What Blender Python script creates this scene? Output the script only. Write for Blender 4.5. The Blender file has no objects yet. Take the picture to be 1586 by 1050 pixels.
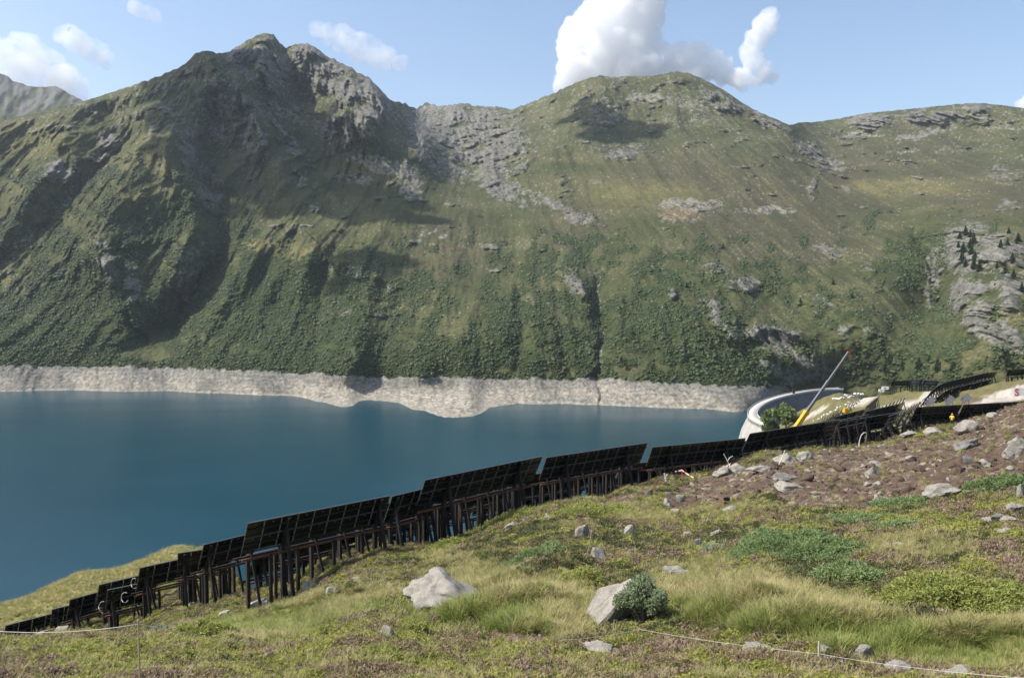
import bpy, bmesh, math, random
import numpy as np
from mathutils import Vector, Matrix, Euler

# ---------------------------------------------------------------- camera, sky, sun, exposure
SC = bpy.context.scene
COL = SC.collection
W, H, F = 1586.0, 1050.0, 1245.0          # photograph size and focal length in its pixels
PITCH = math.atan(75.0 / F)
WATER = -150.0                             # camera is the origin; the lake lies 150 m below
cam_d = bpy.data.cameras.new('camera')
cam_d.sensor_width = 36.0
cam_d.lens = F / W * 36.0
cam_d.clip_start = 0.3
cam_d.clip_end = 60000.0
cam = bpy.data.objects.new('camera', cam_d)
COL.objects.link(cam)
cam.rotation_euler = (math.pi / 2 - PITCH, 0, 0)
SC.camera = cam

SUN_AZ = math.radians(97)     # to the left of the viewing direction
SUN_EL = math.radians(50)
SUN = Vector((-math.cos(SUN_EL) * math.sin(SUN_AZ), math.cos(SUN_EL) * math.cos(SUN_AZ), math.sin(SUN_EL)))
world = bpy.data.worlds.new('World')
SC.world = world
world.use_nodes = True
wn = world.node_tree.nodes
wl = world.node_tree.links
bg = wn['Background']
sky = wn.new('ShaderNodeTexSky')
sky.sky_type = 'NISHITA'
sky.sun_disc = False
sky.sun_elevation = SUN_EL
sky.sun_rotation = -SUN_AZ
sky.altitude = 2000
sky.air_density = 1.3
sky.dust_density = 10.0
sky.ozone_density = 1.2
wl.new(sky.outputs[0], bg.inputs[0])
bg.inputs[1].default_value = 0.15
sun_d = bpy.data.lights.new('sun', 'SUN')
sun_d.energy = 5.0
sun_d.angle = math.radians(0.55)
sun_d.color = (1.0, 0.955, 0.89)
sun = bpy.data.objects.new('sun', sun_d)
COL.objects.link(sun)
sun.rotation_euler = SUN.to_track_quat('Z', 'Y').to_euler()
sun.location = SUN * 3000
vs = SC.view_settings
vs.view_transform = 'Standard'
vs.look = 'None'
vs.exposure = 0.46
vs.gamma = 1.0
vs.use_curve_mapping = False
cy = SC.cycles
cy.use_denoising = True
cy.max_bounces = 16
cy.diffuse_bounces = 3
cy.glossy_bounces = 3
cy.transparent_max_bounces = 12
cy.transmission_bounces = 4
cy.volume_bounces = 14
cy.volume_max_steps = 256
cy.use_adaptive_sampling = True
cy.adaptive_threshold = 0.012

# ---------------------------------------------------------------- helpers
rng = np.random.default_rng(7)

def ray(px, py):
    cx = (np.asarray(px, float) - W / 2) / F
    cyy = -(np.asarray(py, float) - H / 2) / F
    c, s = math.cos(PITCH), math.sin(PITCH)
    return np.stack(np.broadcast_arrays(cx, c + cyy * s, -s + cyy * c), -1)

def pt(px, py, D):
    """world point seen at pixel (px, py) of the photograph at distance D along +Y"""
    d = ray(px, py)
    return d * (np.asarray(D, float) / d[..., 1])[..., None]

def dist_at_z(px, py, z):
    d = ray(px, py)
    return z / d[..., 2] * d[..., 1]

def project(P):
    c, s = math.cos(PITCH), math.sin(PITCH)
    x, y, z = P[..., 0], P[..., 1], P[..., 2]
    dep = y * c - z * s
    up = y * s + z * c
    return W / 2 + F * x / dep, H / 2 - F * up / dep

_perm = {}
def perlin(x, y, z=0.0, seed=0):
    if seed not in _perm:
        r = np.random.default_rng(seed + 100)
        p = r.permutation(256)
        g = r.normal(size=(256, 3)); g /= np.linalg.norm(g, axis=1)[:, None]
        _perm[seed] = (np.concatenate([p, p, p]).astype(np.int32), np.ascontiguousarray(g.T.astype(np.float32)))
    p, (g0, g1, g2) = _perm[seed]
    x, y, z = np.broadcast_arrays(np.asarray(x, float), np.asarray(y, float), np.asarray(z, float))
    flat = np.ptp(z) == 0 if z.size else False
    xi = np.floor(x); yi = np.floor(y); zi = np.floor(z)
    xf, yf, zf = (x - xi).astype(np.float32), (y - yi).astype(np.float32), (z - zi).astype(np.float32)
    xi = xi.astype(np.int32) & 255; yi = yi.astype(np.int32) & 255; zi = zi.astype(np.int32) & 255
    fu = lambda t: t * t * t * (t * (t * 6 - 15) + 10)
    u, v, w = fu(xf), fu(yf), fu(zf)
    zs = (0,) if flat and zf.flat[0] == 0 else (0, 1)
    out = np.zeros(x.shape, np.float32)
    for dx in (0, 1):
        A = p[xi + dx] + yi
        wx = u if dx else 1 - u
        for dy in (0, 1):
            B = p[A + dy] + zi
            wxy = wx * (v if dy else 1 - v)
            for dz in zs:
                h = p[B + dz]
                k = g0[h] * (xf - dx); k += g1[h] * (yf - dy); k += g2[h] * (zf - dz)
                if len(zs) == 2: k *= (w if dz else 1 - w)
                k *= wxy; out += k
    return out * np.float32(1.6)

def fbm(x, y, z=0.0, oct=4, seed=0, gain=0.5, lac=2.03):
    a, s, f = 1.0, 0.0, 1.0
    for k in range(oct):
        s = s + a * perlin(x * f, y * f, np.asarray(z) * f, seed + k)
        a *= gain; f *= lac
    return s

def ridged(x, y, z=0.0, oct=4, seed=0, gain=0.5):
    a, s, f = 1.0, 0.0, 1.0
    for k in range(oct):
        s = s + a * (1 - 2 * np.abs(perlin(x * f, y * f, np.asarray(z) * f, seed + k)))
        a *= gain; f *= 2.07
    return s / 1.9

def sstep(a, b, x):
    t = np.clip((x - a) / (b - a), 0, 1)
    return t * t * (3 - 2 * t)

class TPS:
    def __init__(self, P, v, reg=1e-4):
        P = np.asarray(P, float); v = np.asarray(v, float)
        self.P = P
        n = len(P)
        K = self._k(P, P) + reg * np.eye(n)
        A = np.zeros((n + 3, n + 3))
        A[:n, :n] = K; A[:n, n] = 1; A[:n, n + 1:] = P; A[n, :n] = 1; A[n + 1:, :n] = P.T
        self.w = np.linalg.solve(A, np.concatenate([v, np.zeros(3)]))
    @staticmethod
    def _k(a, b):
        r2 = ((a[:, None, :] - b[None, :, :]) ** 2).sum(-1)
        return 0.5 * r2 * np.log(r2 + 1e-12)
    def __call__(self, a, b):
        a, b = np.broadcast_arrays(np.asarray(a, float), np.asarray(b, float))
        q = np.stack([a.ravel(), b.ravel()], -1)
        out = np.empty(len(q)); n = len(self.P)
        for i in range(0, len(q), 20000):
            c = q[i:i + 20000]
            out[i:i + 20000] = self._k(c, self.P) @ self.w[:n] + self.w[n] + c @ self.w[n + 1:]
        return out.reshape(a.shape)

def poly_dist(x, y, pts, ysc=1.0):
    """distance to a polyline in the picture, signed: positive on the right of its direction of travel"""
    best = np.full(x.shape, 1e9); sg = np.ones(x.shape); par = np.zeros(x.shape)
    n = len(pts) - 1
    for k, ((x0, y0), (x1, y1)) in enumerate(zip(pts[:-1], pts[1:])):
        dx, dy = x1 - x0, y1 - y0
        t = np.clip(((x - x0) * dx + (y - y0) * dy) / (dx * dx + dy * dy + 1e-9), 0, 1)
        ex, ey = x - x0 - t * dx, (y - y0 - t * dy) * ysc
        d = np.hypot(ex, ey)
        m = d < best
        best = np.where(m, d, best)
        cr = dx * (y - y0) - dy * (x - x0)
        sg = np.where(m, np.where(cr < 0, 1.0, -1.0), sg)
        par = np.where(m, (k + t) / n, par)
    return best, sg, par

def blob(x, y, cx, cyy, rx, ry, ang=0.0, soft=0.5):
    c, s = math.cos(math.radians(ang)), math.sin(math.radians(ang))
    u = ((x - cx) * c + (y - cyy) * s) / rx
    v = (-(x - cx) * s + (y - cyy) * c) / ry
    return 1 - sstep(1 - soft, 1 + soft, np.hypot(u, v))

def mesh_from(name, V, Fa, mat=None, smooth=False, link=True, parent=None):
    me = bpy.data.meshes.new(name)
    V = np.asarray(V, np.float32).reshape(-1, 3)
    if isinstance(Fa, np.ndarray):
        k = Fa.shape[1]
        me.vertices.add(len(V)); me.vertices.foreach_set('co', V.ravel())
        me.loops.add(Fa.size); me.loops.foreach_set('vertex_index', Fa.astype(np.int32).ravel())
        me.polygons.add(len(Fa)); me.polygons.foreach_set('loop_start', np.arange(0, Fa.size, k, dtype=np.int32))
        me.update(calc_edges=True); me.validate()
    else:
        me.from_pydata([tuple(v) for v in V], [], Fa); me.update()
    if smooth:
        me.polygons.foreach_set('use_smooth', np.ones(len(me.polygons), bool))
    if mat: me.materials.append(mat)
    o = bpy.data.objects.new(name, me)
    if link: COL.objects.link(o)
    if parent: o.parent = parent
    return o

def grid_faces(ny, nx):
    i = np.arange(ny - 1)[:, None] * nx + np.arange(nx - 1)[None, :]
    i = i.ravel()
    return np.stack([i, i + 1, i + nx + 1, i + nx], -1)

def set_color(o, C, name='Col'):
    a = o.data.color_attributes.new(name, 'FLOAT_COLOR', 'POINT')
    C = np.asarray(C, np.float32)
    if C.shape[1] == 3: C = np.concatenate([C, np.ones((len(C), 1), np.float32)], 1)
    a.data.foreach_set('color', C.ravel())

def set_attr(o, name, v):
    a = o.data.attributes.new(name, 'FLOAT', 'POINT')
    a.data.foreach_set('value', np.asarray(v, np.float32).ravel())

def tag(o, label=None, cat=None, group=None, kind=None):
    if label: o['label'] = label
    if cat: o['category'] = cat
    if group: o['group'] = group
    if kind: o['kind'] = kind
    return o

def empty(name, loc, rz=0.0, label=None, cat=None, group=None):
    o = bpy.data.objects.new(name, None)
    o.empty_display_size = 0.3
    COL.objects.link(o)
    o.location = loc; o.rotation_euler = (0, 0, rz)
    tag(o, label, cat, group)
    return o

class Nodes:
    def __init__(self, name):
        self.m = bpy.data.materials.new(name); self.m.use_nodes = True
        self.t = self.m.node_tree; self.n = self.t.nodes; self.l = self.t.links
        self.b = self.n['Principled BSDF']
        self.out = self.n['Material Output']
    def new(self, typ, **kw):
        nd = self.n.new(typ)
        for k, v in kw.items():
            if k in nd.inputs.keys(): nd.inputs[k].default_value = v
            else: setattr(nd, k, v)
        return nd
    def link(self, a, b): self.l.new(a, b)
    def noise(self, scale, detail=4, rough=0.55, vec=None, dim='3D'):
        nd = self.n.new('ShaderNodeTexNoise'); nd.noise_dimensions = dim
        nd.inputs['Scale'].default_value = scale; nd.inputs['Detail'].default_value = detail
        nd.inputs['Roughness'].default_value = rough
        if vec: self.link(vec, nd.inputs['Vector'])
        return nd
    def ramp(self, fac, stops):
        nd = self.n.new('ShaderNodeValToRGB'); self.link(fac, nd.inputs[0])
        e = nd.color_ramp.elements
        while len(e) < len(stops): e.new(0.5)
        for q, (p, c) in zip(e, stops):
            q.position = p; q.color = (*c, 1) if len(c) == 3 else c
        return nd
    def mix(self, a, b, fac, mode='MIX'):
        nd = self.n.new('ShaderNodeMix'); nd.data_type = 'RGBA'; nd.blend_type = mode
        for s, v in ((nd.inputs[0], fac), (nd.inputs[6], a), (nd.inputs[7], b)):
            if hasattr(v, 'links'): self.link(v, s)
            elif isinstance(v, (int, float)): s.default_value = v
            else: s.default_value = (*v, 1)
        return nd.outputs[2]
    def bump(self, h, strength=0.5, dist=0.1):
        nd = self.n.new('ShaderNodeBump'); nd.inputs['Strength'].default_value = strength
        nd.inputs['Distance'].default_value = dist
        self.link(h, nd.inputs['Height']); self.link(nd.outputs[0], self.b.inputs['Normal'])
        return nd

def simple_mat(name, col, rough=0.7, metal=0.0, var=0.25, scale=6.0, spec=0.3, bump=0.0):
    k = Nodes(name)
    tc = k.new('ShaderNodeTexCoord')
    nz = k.noise(scale, 5, 0.6, tc.outputs['Object'])
    rp = k.ramp(nz.outputs[0], [(0.25, [c * (1 - var) for c in col]), (0.75, [min(1, c * (1 + var)) for c in col])])
    k.link(rp.outputs[0], k.b.inputs['Base Color'])
    k.b.inputs['Roughness'].default_value = rough
    k.b.inputs['Metallic'].default_value = metal
    k.b.inputs['Specular IOR Level'].default_value = spec
    if bump: k.bump(nz.outputs[0], 0.6, bump)
    return k.m
# ---------------------------------------------------------------- the far side of the valley
SHORE = [(-300, 604), (0, 606), (120, 604), (250, 605), (350, 609), (440, 612), (470, 615), (490, 621), (520, 627), (546, 627), (553, 620), (570, 619), (590, 620), (614, 622), (640, 632), (690, 644), (730, 642), (751, 634), (748, 627), (800, 625), (860, 625), (930, 627), (1000, 630), (1060, 632), (1110, 634), (1150, 637), (1180, 640), (1300, 650), (1450, 655), (1900, 660)]
SHX = [p[0] for p in sorted(SHORE)]; SHY = [p[1] for p in sorted(SHORE)]
RING = [(-300, 566, 1235), (0, 567, 1232), (200, 568, 1235), (330, 572, 1213), (420, 576, 1186), (500, 579, 1150), (540, 583, 1135), (650, 585, 1125), (720, 585, 1122), (800, 586, 1102), (930, 588, 1085), (1000, 591, 1067), (1080, 595, 1055), (1160, 600, 1062)]
SKY = [(-300, 190), (-140, 168), (-60, 180), (0, 186), (60, 175), (130, 157), (180, 141), (230, 124), (250, 117), (285, 101), (303, 83), (320, 78), (335, 83), (350, 82), (365, 74), (385, 62), (402, 53), (413, 52), (424, 54), (434, 68), (443, 75), (455, 69), (475, 67), (490, 74), (505, 87), (530, 98), (548, 108), (556, 113), (572, 121), (590, 139), (600, 152), (612, 158), (630, 161), (645, 169), (658, 160), (680, 164), (700, 163), (715, 160), (745, 165), (775, 166), (792, 170), (815, 162), (840, 151), (862, 143), (890, 129), (910, 122), (930, 117), (945, 120), (975, 118), (1010, 118), (1030, 114), (1047, 111), (1065, 113), (1085, 121), (1105, 131), (1125, 142), (1150, 160), (1180, 176), (1205, 186), (1222, 194), (1240, 190), (1265, 189), (1300, 184), (1340, 176), (1400, 170), (1450, 165), (1490, 161), (1520, 160), (1550, 163), (1586, 168), (1720, 175), (1900, 190)]

def build_mountain():
    cp = []
    for x, y in SHORE:
        if x <= 1150: cp.append((x, y, float(dist_at_z(x, y, WATER))))
    cp += RING
    for x, y, z in [(650, 620, -147), (690, 624, -146), (690, 611, -143), (738, 630, -147.5), (640, 606, -141), (510, 612, -146), (530, 617, -147.5), (740, 612, -141)]: cp.append((x, y, float(dist_at_z(x, y, z))))
    cp += [(-300, 480, 1420), (-300, 300, 1800), (-300, 190, 2050), (0, 480, 1420), (0, 350, 1690), (0, 250, 1900), (0, 186, 2080), (-140, 168, 2080),
           (130, 157, 2200), (230, 124, 2330), (320, 78, 2460), (365, 74, 2620), (413, 52, 2780), (460, 68, 2830), (530, 98, 2800), (572, 121, 2700), (600, 152, 2620), (612, 185, 2500), (635, 215, 2420), (660, 235, 2330),
           (200, 300, 1740), (100, 400, 1540), (150, 470, 1420), (250, 500, 1390), (300, 250, 1980), (330, 150, 2270), (100, 240, 1980), (250, 180, 2150),
           (370, 372, 1640), (460, 387, 1590), (540, 402, 1560), (430, 340, 1840), (520, 350, 1800), (450, 280, 2130), (560, 330, 1900), (600, 380, 1660), (650, 350, 1780),
           (500, 215, 2420), (440, 150, 2620), (500, 150, 2640), (560, 260, 2230), (600, 290, 2080), (420, 200, 2380),
           (350, 470, 1420), (450, 480, 1400), (600, 480, 1370), (750, 480, 1310), (850, 480, 1270),
           (660, 300, 2060), (720, 340, 1870), (720, 260, 2560), (645, 169, 3900), (700, 163, 3650), (775, 166, 3450), (800, 250, 2500), (760, 210, 2950), (690, 220, 2850), (830, 310, 2080), (750, 400, 1620), (850, 400, 1560),
           (830, 156, 3250), (862, 143, 3150), (930, 117, 3100), (990, 118, 3080), (1050, 111, 3020), (1125, 142, 2920), (1180, 176, 2860), (1222, 194, 2800),
           (900, 190, 2700), (960, 210, 2600), (1060, 200, 2650), (1000, 262, 2260), (900, 320, 1960), (1060, 322, 1880), (1180, 330, 1850), (1200, 262, 2230), (1120, 300, 1990), (1050, 345, 1740),
           (950, 400, 1540), (1100, 400, 1480), (1200, 400, 1500), (950, 500, 1250), (1100, 500, 1200), (1200, 500, 1260), (1230, 560, 1150),
           (1200, 605, 1095), (1290, 600, 1140), (1290, 640, 1120), (1200, 650, 1085), (1400, 600, 1060), (1586, 590, 900), (1586, 660, 840), (1400, 660, 1030), (1900, 660, 700),
           (1250, 230, 2600), (1300, 285, 2230), (1400, 300, 2080), (1500, 300, 1980), (1586, 300, 1900), (1300, 400, 1540), (1400, 420, 1440), (1440, 480, 1330), (1500, 460, 1200), (1586, 400, 1260), (1586, 345, 1500), (1500, 350, 1560), (1450, 370, 1560), (1350, 500, 1180), (1450, 550, 1040),
           (1260, 189, 3300), (1340, 176, 3200), (1400, 170, 3150), (1520, 160, 3000), (1586, 168, 2900), (1720, 175, 2800), (1900, 190, 2600), (1400, 215, 2760), (1500, 225, 2680), (1586, 230, 2560), (1720, 300, 1800), (1720, 400, 1220), (1900, 400, 1100), (1720, 600, 820)]
    cp = np.array(cp)
    f = TPS(cp[:, :2] / 300.0, 1000.0 / cp[:, 2], 2e-4)
    nx, ny, nb = 1060, 460, 8
    xs = np.linspace(-160, 1760, nx)
    ysky = np.interp(xs, [p[0] for p in SKY], [p[1] for p in SKY])
    ysky = ysky + 1.6 * fbm(xs / 9.0, xs * 0, 0, 4, 31) * np.interp(xs, [0, 300, 620, 820, 1000, 1200, 1600], [.5, 1.2, 2.0, 1.6, .8, .7, .5])
    ybot = np.interp(xs, SHX, SHY) + 16
    t = np.linspace(0, 1, ny)[:, None]
    y = ybot[None, :] + (ysky - ybot)[None, :] * t
    x = np.broadcast_to(xs[None, :], y.shape).copy()
    cs, ct = np.linspace(-165, 1765, 300), np.linspace(30, 690, 170)
    cf = f(*np.broadcast_arrays(cs[None, :] / 300.0, ct[:, None] / 300.0))
    ix = (xs - cs[0]) / (cs[1] - cs[0]); i0 = np.clip(ix.astype(int), 0, 298); fx = (ix - i0)[None, :]
    iy = (y - ct[0]) / (ct[1] - ct[0]); j0 = np.clip(iy.astype(int), 0, 168); fy = iy - j0
    q = np.broadcast_to(i0[None, :], j0.shape)
    dis = (cf[j0, q] * (1 - fx) + cf[j0, q + 1] * fx) * (1 - fy) + (cf[j0 + 1, q] * (1 - fx) + cf[j0 + 1, q + 1] * fx) * fy
    D = 1000.0 / np.maximum(dis, 0.12)
    # spurs and gullies: (polyline, metres towards the viewer, width left, width right of the line), travelling downhill
    feats = [
        ([(320, 80), (345, 120), (385, 160), (410, 215), (425, 280), (470, 350)], 110, 70, 26),
        ([(215, 165), (235, 215), (190, 275), (165, 330), (150, 390), (195, 470)], 95, 55, 24),
        ([(270, 190), (262, 240), (290, 300), (300, 360), (270, 440)], 55, 36, 20),
        ([(150, 165), (195, 190), (165, 235), (105, 300), (50, 375), (-20, 440)], -60, 26, 24),
        ([(110, 190), (90, 235), (45, 300), (10, 350)], 60, 40, 22),
        ([(330, 170), (310, 250), (335, 330), (345, 385), (305, 440), (262, 500), (232, 512)], -105, 30, 20),
        ([(345, 382), (305, 445), (262, 508)], -40, 9, 12),
        ([(400, 395), (380, 450), (330, 510), (300, 560)], 22, 40, 40),
        ([(413, 52), (398, 95), (425, 130), (440, 160)], 70, 30, 22),
        ([(462, 68), (500, 100), (540, 150), (565, 190)], 55, 34, 26),
        ([(575, 125), (590, 165), (612, 190)], 60, 26, 14),
        ([(505, 178), (540, 180), (560, 200), (572, 218)], 70, 22, 12),
        ([(635, 200), (650, 208), (664, 230)], 70, 18, 7),
        ([(440, 75), (450, 110), (475, 150), (500, 170)], -55, 20, 20),
        ([(430, 235), (460, 262), (480, 300)], 40, 20, 14),
        ([(545, 300), (575, 330), (610, 335), (640, 310)], 26, 30, 18),
        ([(300, 520), (310, 560)], -15, 12, 12),
        ([(505, 405), (495, 470), (488, 520), (485, 575)], -22, 14, 12),
        ([(580, 420), (560, 500), (540, 580)], 20, 26, 20),
        ([(700, 400), (715, 470), (715, 580)], 16, 26, 20),
        ([(800, 420), (805, 500), (800, 585)], -16, 14, 12),
        ([(640, 250), (700, 275), (780, 310), (860, 345), (905, 390), (926, 430), (930, 500), (926, 585)], -34, 30, 16),
        ([(926, 430), (930, 500), (926, 585)], -20, 7, 6),
        ([(870, 400), (885, 430), (902, 455), (900, 500)], 22, 20, 10),
        ([(1010, 385), (985, 430), (960, 480), (945, 560)], 26, 34, 34),
        ([(1060, 320), (1080, 370), (1120, 430), (1160, 500)], 18, 40, 24),
        ([(700, 170), (720, 200), (755, 250), (790, 300)], 45, 40, 22),
        ([(790, 215), (812, 240), (822, 262)], 55, 24, 8),
        ([(930, 118), (915, 160), (880, 200), (860, 250)], 40, 50, 40),
        ([(960, 165), (975, 200), (985, 235)], -26, 24, 24),
        ([(1047, 111), (1035, 160), (1040, 220), (1060, 290)], 40, 60, 70),
        ([(1130, 145), (1190, 185), (1250, 225), (1300, 262)], 50, 50, 14),
        ([(1225, 200), (1290, 250), (1350, 300), (1410, 345), (1440, 400), (1452, 470)], -45, 22, 22),
        ([(1420, 370), (1440, 420), (1455, 480)], -35, 12, 9),
        ([(1320, 180), (1365, 190), (1368, 205)], 40, 30, 10),
        ([(1400, 175), (1450, 172), (1490, 190)], 40, 26, 16),
        ([(1470, 360), (1500, 400), (1490, 470), (1540, 540)], 45, 40, 30),
        ([(1560, 360), (1545, 420), (1575, 500)], 35, 26, 20),
        ([(1120, 480), (1130, 510), (1150, 530)], 16, 12, 8),
        ([(1165, 505), (1205, 510), (1240, 520), (1248, 540)], 34, 26, 9),
        ([(1185, 545), (1235, 560), (1275, 590)], 18, 24, 16),
        ([(640, 620), (680, 624), (720, 628), (744, 630)], 7, 10, 8), ([(712, 622), (730, 632)], 6, 7, 5),
        ([(405, 100), (415, 130), (440, 150)], 40, 16, 12), ([(480, 75), (470, 110), (495, 140)], 35, 14, 10), ([(540, 110), (530, 150), (545, 175)], 40, 16, 10), ([(365, 110), (395, 170), (400, 240)], 40, 16, 14), ([(60, 200), (110, 230), (120, 270), (85, 330)], 35, 24, 14),
    ]
    for pl, amp, wlft, wrgt in feats:
        px = [p[0] for p in pl]; py = [p[1] for p in pl]; m = 3 * max(wlft, wrgt)
        c0, c1 = np.searchsorted(xs, [min(px) - m, max(px) + m])
        if c1 - c0 < 2: continue
        sx, sy = x[:, c0:c1], y[:, c0:c1]
        jit = 9 * fbm(sx / 40, sy / 40, amp, 3, 5)
        d, sg, par = poly_dist(sx + jit, sy, pl)
        wv = np.where(sg < 0, wrgt, wlft) if True else 0
        prof = np.exp(-(d / wv) ** 1.35) * sstep(0, 0.12, par + 0.06) * (1 - 0.5 * sstep(0.7, 1.0, par))
        D[:, c0:c1] -= amp * prof * (1.4 if max(px) < 690 and max(py) < 525 else 1.0)
    # zone masks in the picture
    def B(lst):
        m = np.zeros_like(x)
        for b in lst: m = np.maximum(m, b[0] * blob(x, y, *b[1:]))
        return m
    jx = x + 10 * fbm(x / 22, y / 22, 0, 4, 11); jy = y + 7 * fbm(x / 22, y / 22, 4, 4, 12)
    x_, y_ = x, y
    x, y = jx, jy
    rock = B([(1, 400, 95, 55, 34, 20), (.95, 500, 110, 60, 36, 35), (1, 575, 150, 42, 40, 35), (1, 537, 200, 38, 24), (1, 650, 215, 18, 16, 30), (.9, 380, 185, 26, 62, -25), (.7, 340, 180, 26, 52, -15), (.8, 292, 235, 18, 44), (.85, 320, 290, 22, 46, -15),
              (.9, 165, 225, 14, 44, 35), (.85, 100, 262, 34, 20, -25), (.6, 45, 290, 20, 20), (.9, 165, 400, 14, 44, -20), (.85, 205, 440, 16, 28, -10), (.8, 300, 420, 26, 55, 20), (.7, 468, 275, 7, 17), (.8, 490, 325, 14, 7, 40),
              (1, 720, 215, 95, 50, 12), (1, 690, 180, 60, 20), (1, 805, 242, 18, 24), (.8, 760, 180, 40, 16), (.75, 770, 290, 60, 16, 28), (.6, 880, 330, 55, 10, 25),
              (.7, 1110, 155, 34, 12, 30), (.9, 1180, 185, 55, 8, 27), (.95, 1255, 235, 42, 10, 38), (.55, 940, 180, 24, 16), (.5, 960, 235, 40, 12), (.95, 1345, 188, 34, 12), (1, 1440, 180, 44, 13), (.6, 1510, 168, 20, 9),
              (.95, 1505, 385, 52, 42), (.9, 1565, 430, 34, 60), (.9, 1500, 470, 40, 36), (.9, 1550, 520, 55, 20, 25), (.8, 1445, 430, 9, 55), (1, 1200, 520, 44, 15, 8), (1, 1135, 515, 12, 24, -20), (1, 1230, 566, 58, 28, 22), (1, 1110, 490, 9, 24, -12), (1, 895, 445, 13, 20, -15), (.8, 1155, 440, 22, 12), (.7, 1110, 415, 22, 9), (.7, 1040, 455, 6, 10), (.7, 1060, 540, 7, 14),
              (.7, 1260, 290, 7, 20), (.6, 1290, 390, 30, 14, 20), (.5, 1340, 415, 20, 10), (.5, 1555, 270, 26, 16), (.5, 1560, 320, 20, 12)])
    scree = B([(.9, 480, 135, 26, 10, 50), (.8, 440, 175, 40, 10, 30), (1, 600, 258, 62, 13, 12), (.9, 640, 290, 16, 26, 30), (.8, 560, 280, 20, 8), (.8, 690, 260, 40, 20, 30), (.7, 820, 300, 50, 8, 30), (1, 1070, 318, 60, 10), (.9, 1190, 326, 56, 5), (.7, 1050, 338, 44, 7), (1, 1000, 152, 34, 9), (.7, 1060, 160, 60, 10, 12), (.6, 1080, 185, 60, 7),
               (1, 1430, 207, 55, 6, -10), (.8, 1340, 208, 40, 4), (.9, 1295, 255, 20, 7, 40), (.7, 1400, 232, 40, 5), (.7, 1460, 235, 26, 4, -30), (.6, 1510, 230, 60, 3, -8), (.8, 1555, 198, 50, 3), (.9, 1310, 292, 12, 5, 30), (.7, 850, 200, 26, 3, 35), (.7, 812, 215, 26, 4, 25), (.7, 905, 215, 3, 14, 30), (.8, 660, 360, 4, 9, 40), (.9, 672, 357, 3.5, 11, 35), (.9, 684, 364, 4, 10, 25), (.7, 650, 370, 16, 3, -40), (.7, 716, 408, 2.5, 9),
               (.7, 1262, 290, 3, 18, 20), (.7, 100, 310, 8, 40, 35), (.8, 30, 385, 6, 40, 40), (.6, 530, 275, 20, 8), (.7, 930, 450, 3, 40), (.8, 928, 540, 3.5, 40), (.9, 1180, 600, 40, 7), (.6, 1530, 400, 60, 10), (.6, 630, 175, 30, 14)])
    x, y = x_, y_
    P0 = pt(x, y, D)
    rn = fbm(P0[..., 0] / 90, P0[..., 2] / 90, P0[..., 1] / 90, 4, 21)
    high = sstep(330, 120, y)
    steep_n = ridged(P0[..., 0] / 130, P0[..., 2] / 330, P0[..., 1] / 300, 4, 44)
    rock = np.clip(rock * (0.8 + 0.75 * rn + .35 * fbm(P0[..., 0] / 22, P0[..., 2] / 30, 2, 3, 24)), 0, 1)
    rock = np.maximum(rock, 0.6 * sstep(0.5, 0.85, rn * 0.7 + 0.3 * steep_n + 0.25 * high) * sstep(600, 540, y) * np.interp(x, [0, 400, 700, 1000, 1586], [.6, .9, 1, .7, .8]))
    ry = np.interp(x, [p[0] for p in RING], [p[1] for p in RING]) + 4.5 * fbm(x / 16, y / 30, 0, 4, 51) + 2.0 * fbm(x / 3.5, y / 3.5, 0, 2, 57)
    ring = sstep(-1.2, 1.2, y - ry) * sstep(1240, 1200, x)
    rock *= 1 - ring
    scree *= (1 - ring) * (0.6 + 0.5 * fbm(x / 8, y / 5, 3, 3, 90))
    scree = np.clip(scree, 0, 1)
    # relief: downslope ribs, then crags where there is rock
    X, Y, Z = P0[..., 0], P0[..., 1], P0[..., 2]
    fade = sstep(-140, -60, Z)
    rib = ridged(X / 130, Z / 460, 0, 5, 61, 0.5)
    rib2 = ridged(X / 40 + Z / 160, Z / 190, 3, 4, 66, 0.55)
    crag = ridged(X / 26 + Z / 70, Z / 120, 5, 5, 71, 0.58)
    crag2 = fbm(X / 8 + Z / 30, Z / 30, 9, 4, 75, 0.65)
    sky_fade = 0.35 + 0.65 * sstep(0, 10, y - ysky[None, :])
    rib3 = ridged(X / 15 + Z / 60, Z / 70, 11, 3, 164, 0.55)
    dens = shrub_density(x, y)
    lump = 1 - 2.2 * np.abs(perlin(X / 5.5, Z / 4.2, Y / 5.5, 171)) + .5 * (1 - 2.2 * np.abs(perlin(X / 2.6, Z / 2.0, Y / 2.6, 172)))
    D -= sstep(.25, .6, dens) * (1 - ring) * (1 - rock) * lump * 2.6
    Lm = sstep(720, 520, x) * sstep(470, 380, y)
    rib = np.sign(rib) * np.abs(rib) ** .85
    D -= fade * (rib * 44 * (1 + .7 * Lm) + rib2 * 17 * (1 + 1.1 * Lm) * (0.6 + rock) + rib3 * 3.2 * (.5 + rock) + 3.0 * fbm(X / 20, Z / 20, Y / 20, 4, 79)) * sky_fade
    D -= rock * (crag * 50 + crag2 * 13) * np.clip((D / 2500) ** 1.9, .12, 1.3) * sky_fade * fade
    D -= scree * 2.2 * fbm(X / 5, Z / 5, Y / 5, 3, 81)
    prom0 = np.clip(blob(x, y, 690, 626, 62, 16, 8) + blob(x, y, 512, 614, 38, 10, 20), 0, 1)
    D -= ring * (5.0 * ridged(X / 30 + Z / 40, Z / 90, 0, 4, 85, .55) + .35 * ridged(X / 14, Z / 9, Y / 14, 4, 86, .6) + prom0 * 5.0 * ridged(X / 16, Z / 8, 2, 4, 88, .6))
    P = pt(x, y, D)
    # behind the skyline the ground falls away again
    back = []
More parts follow.
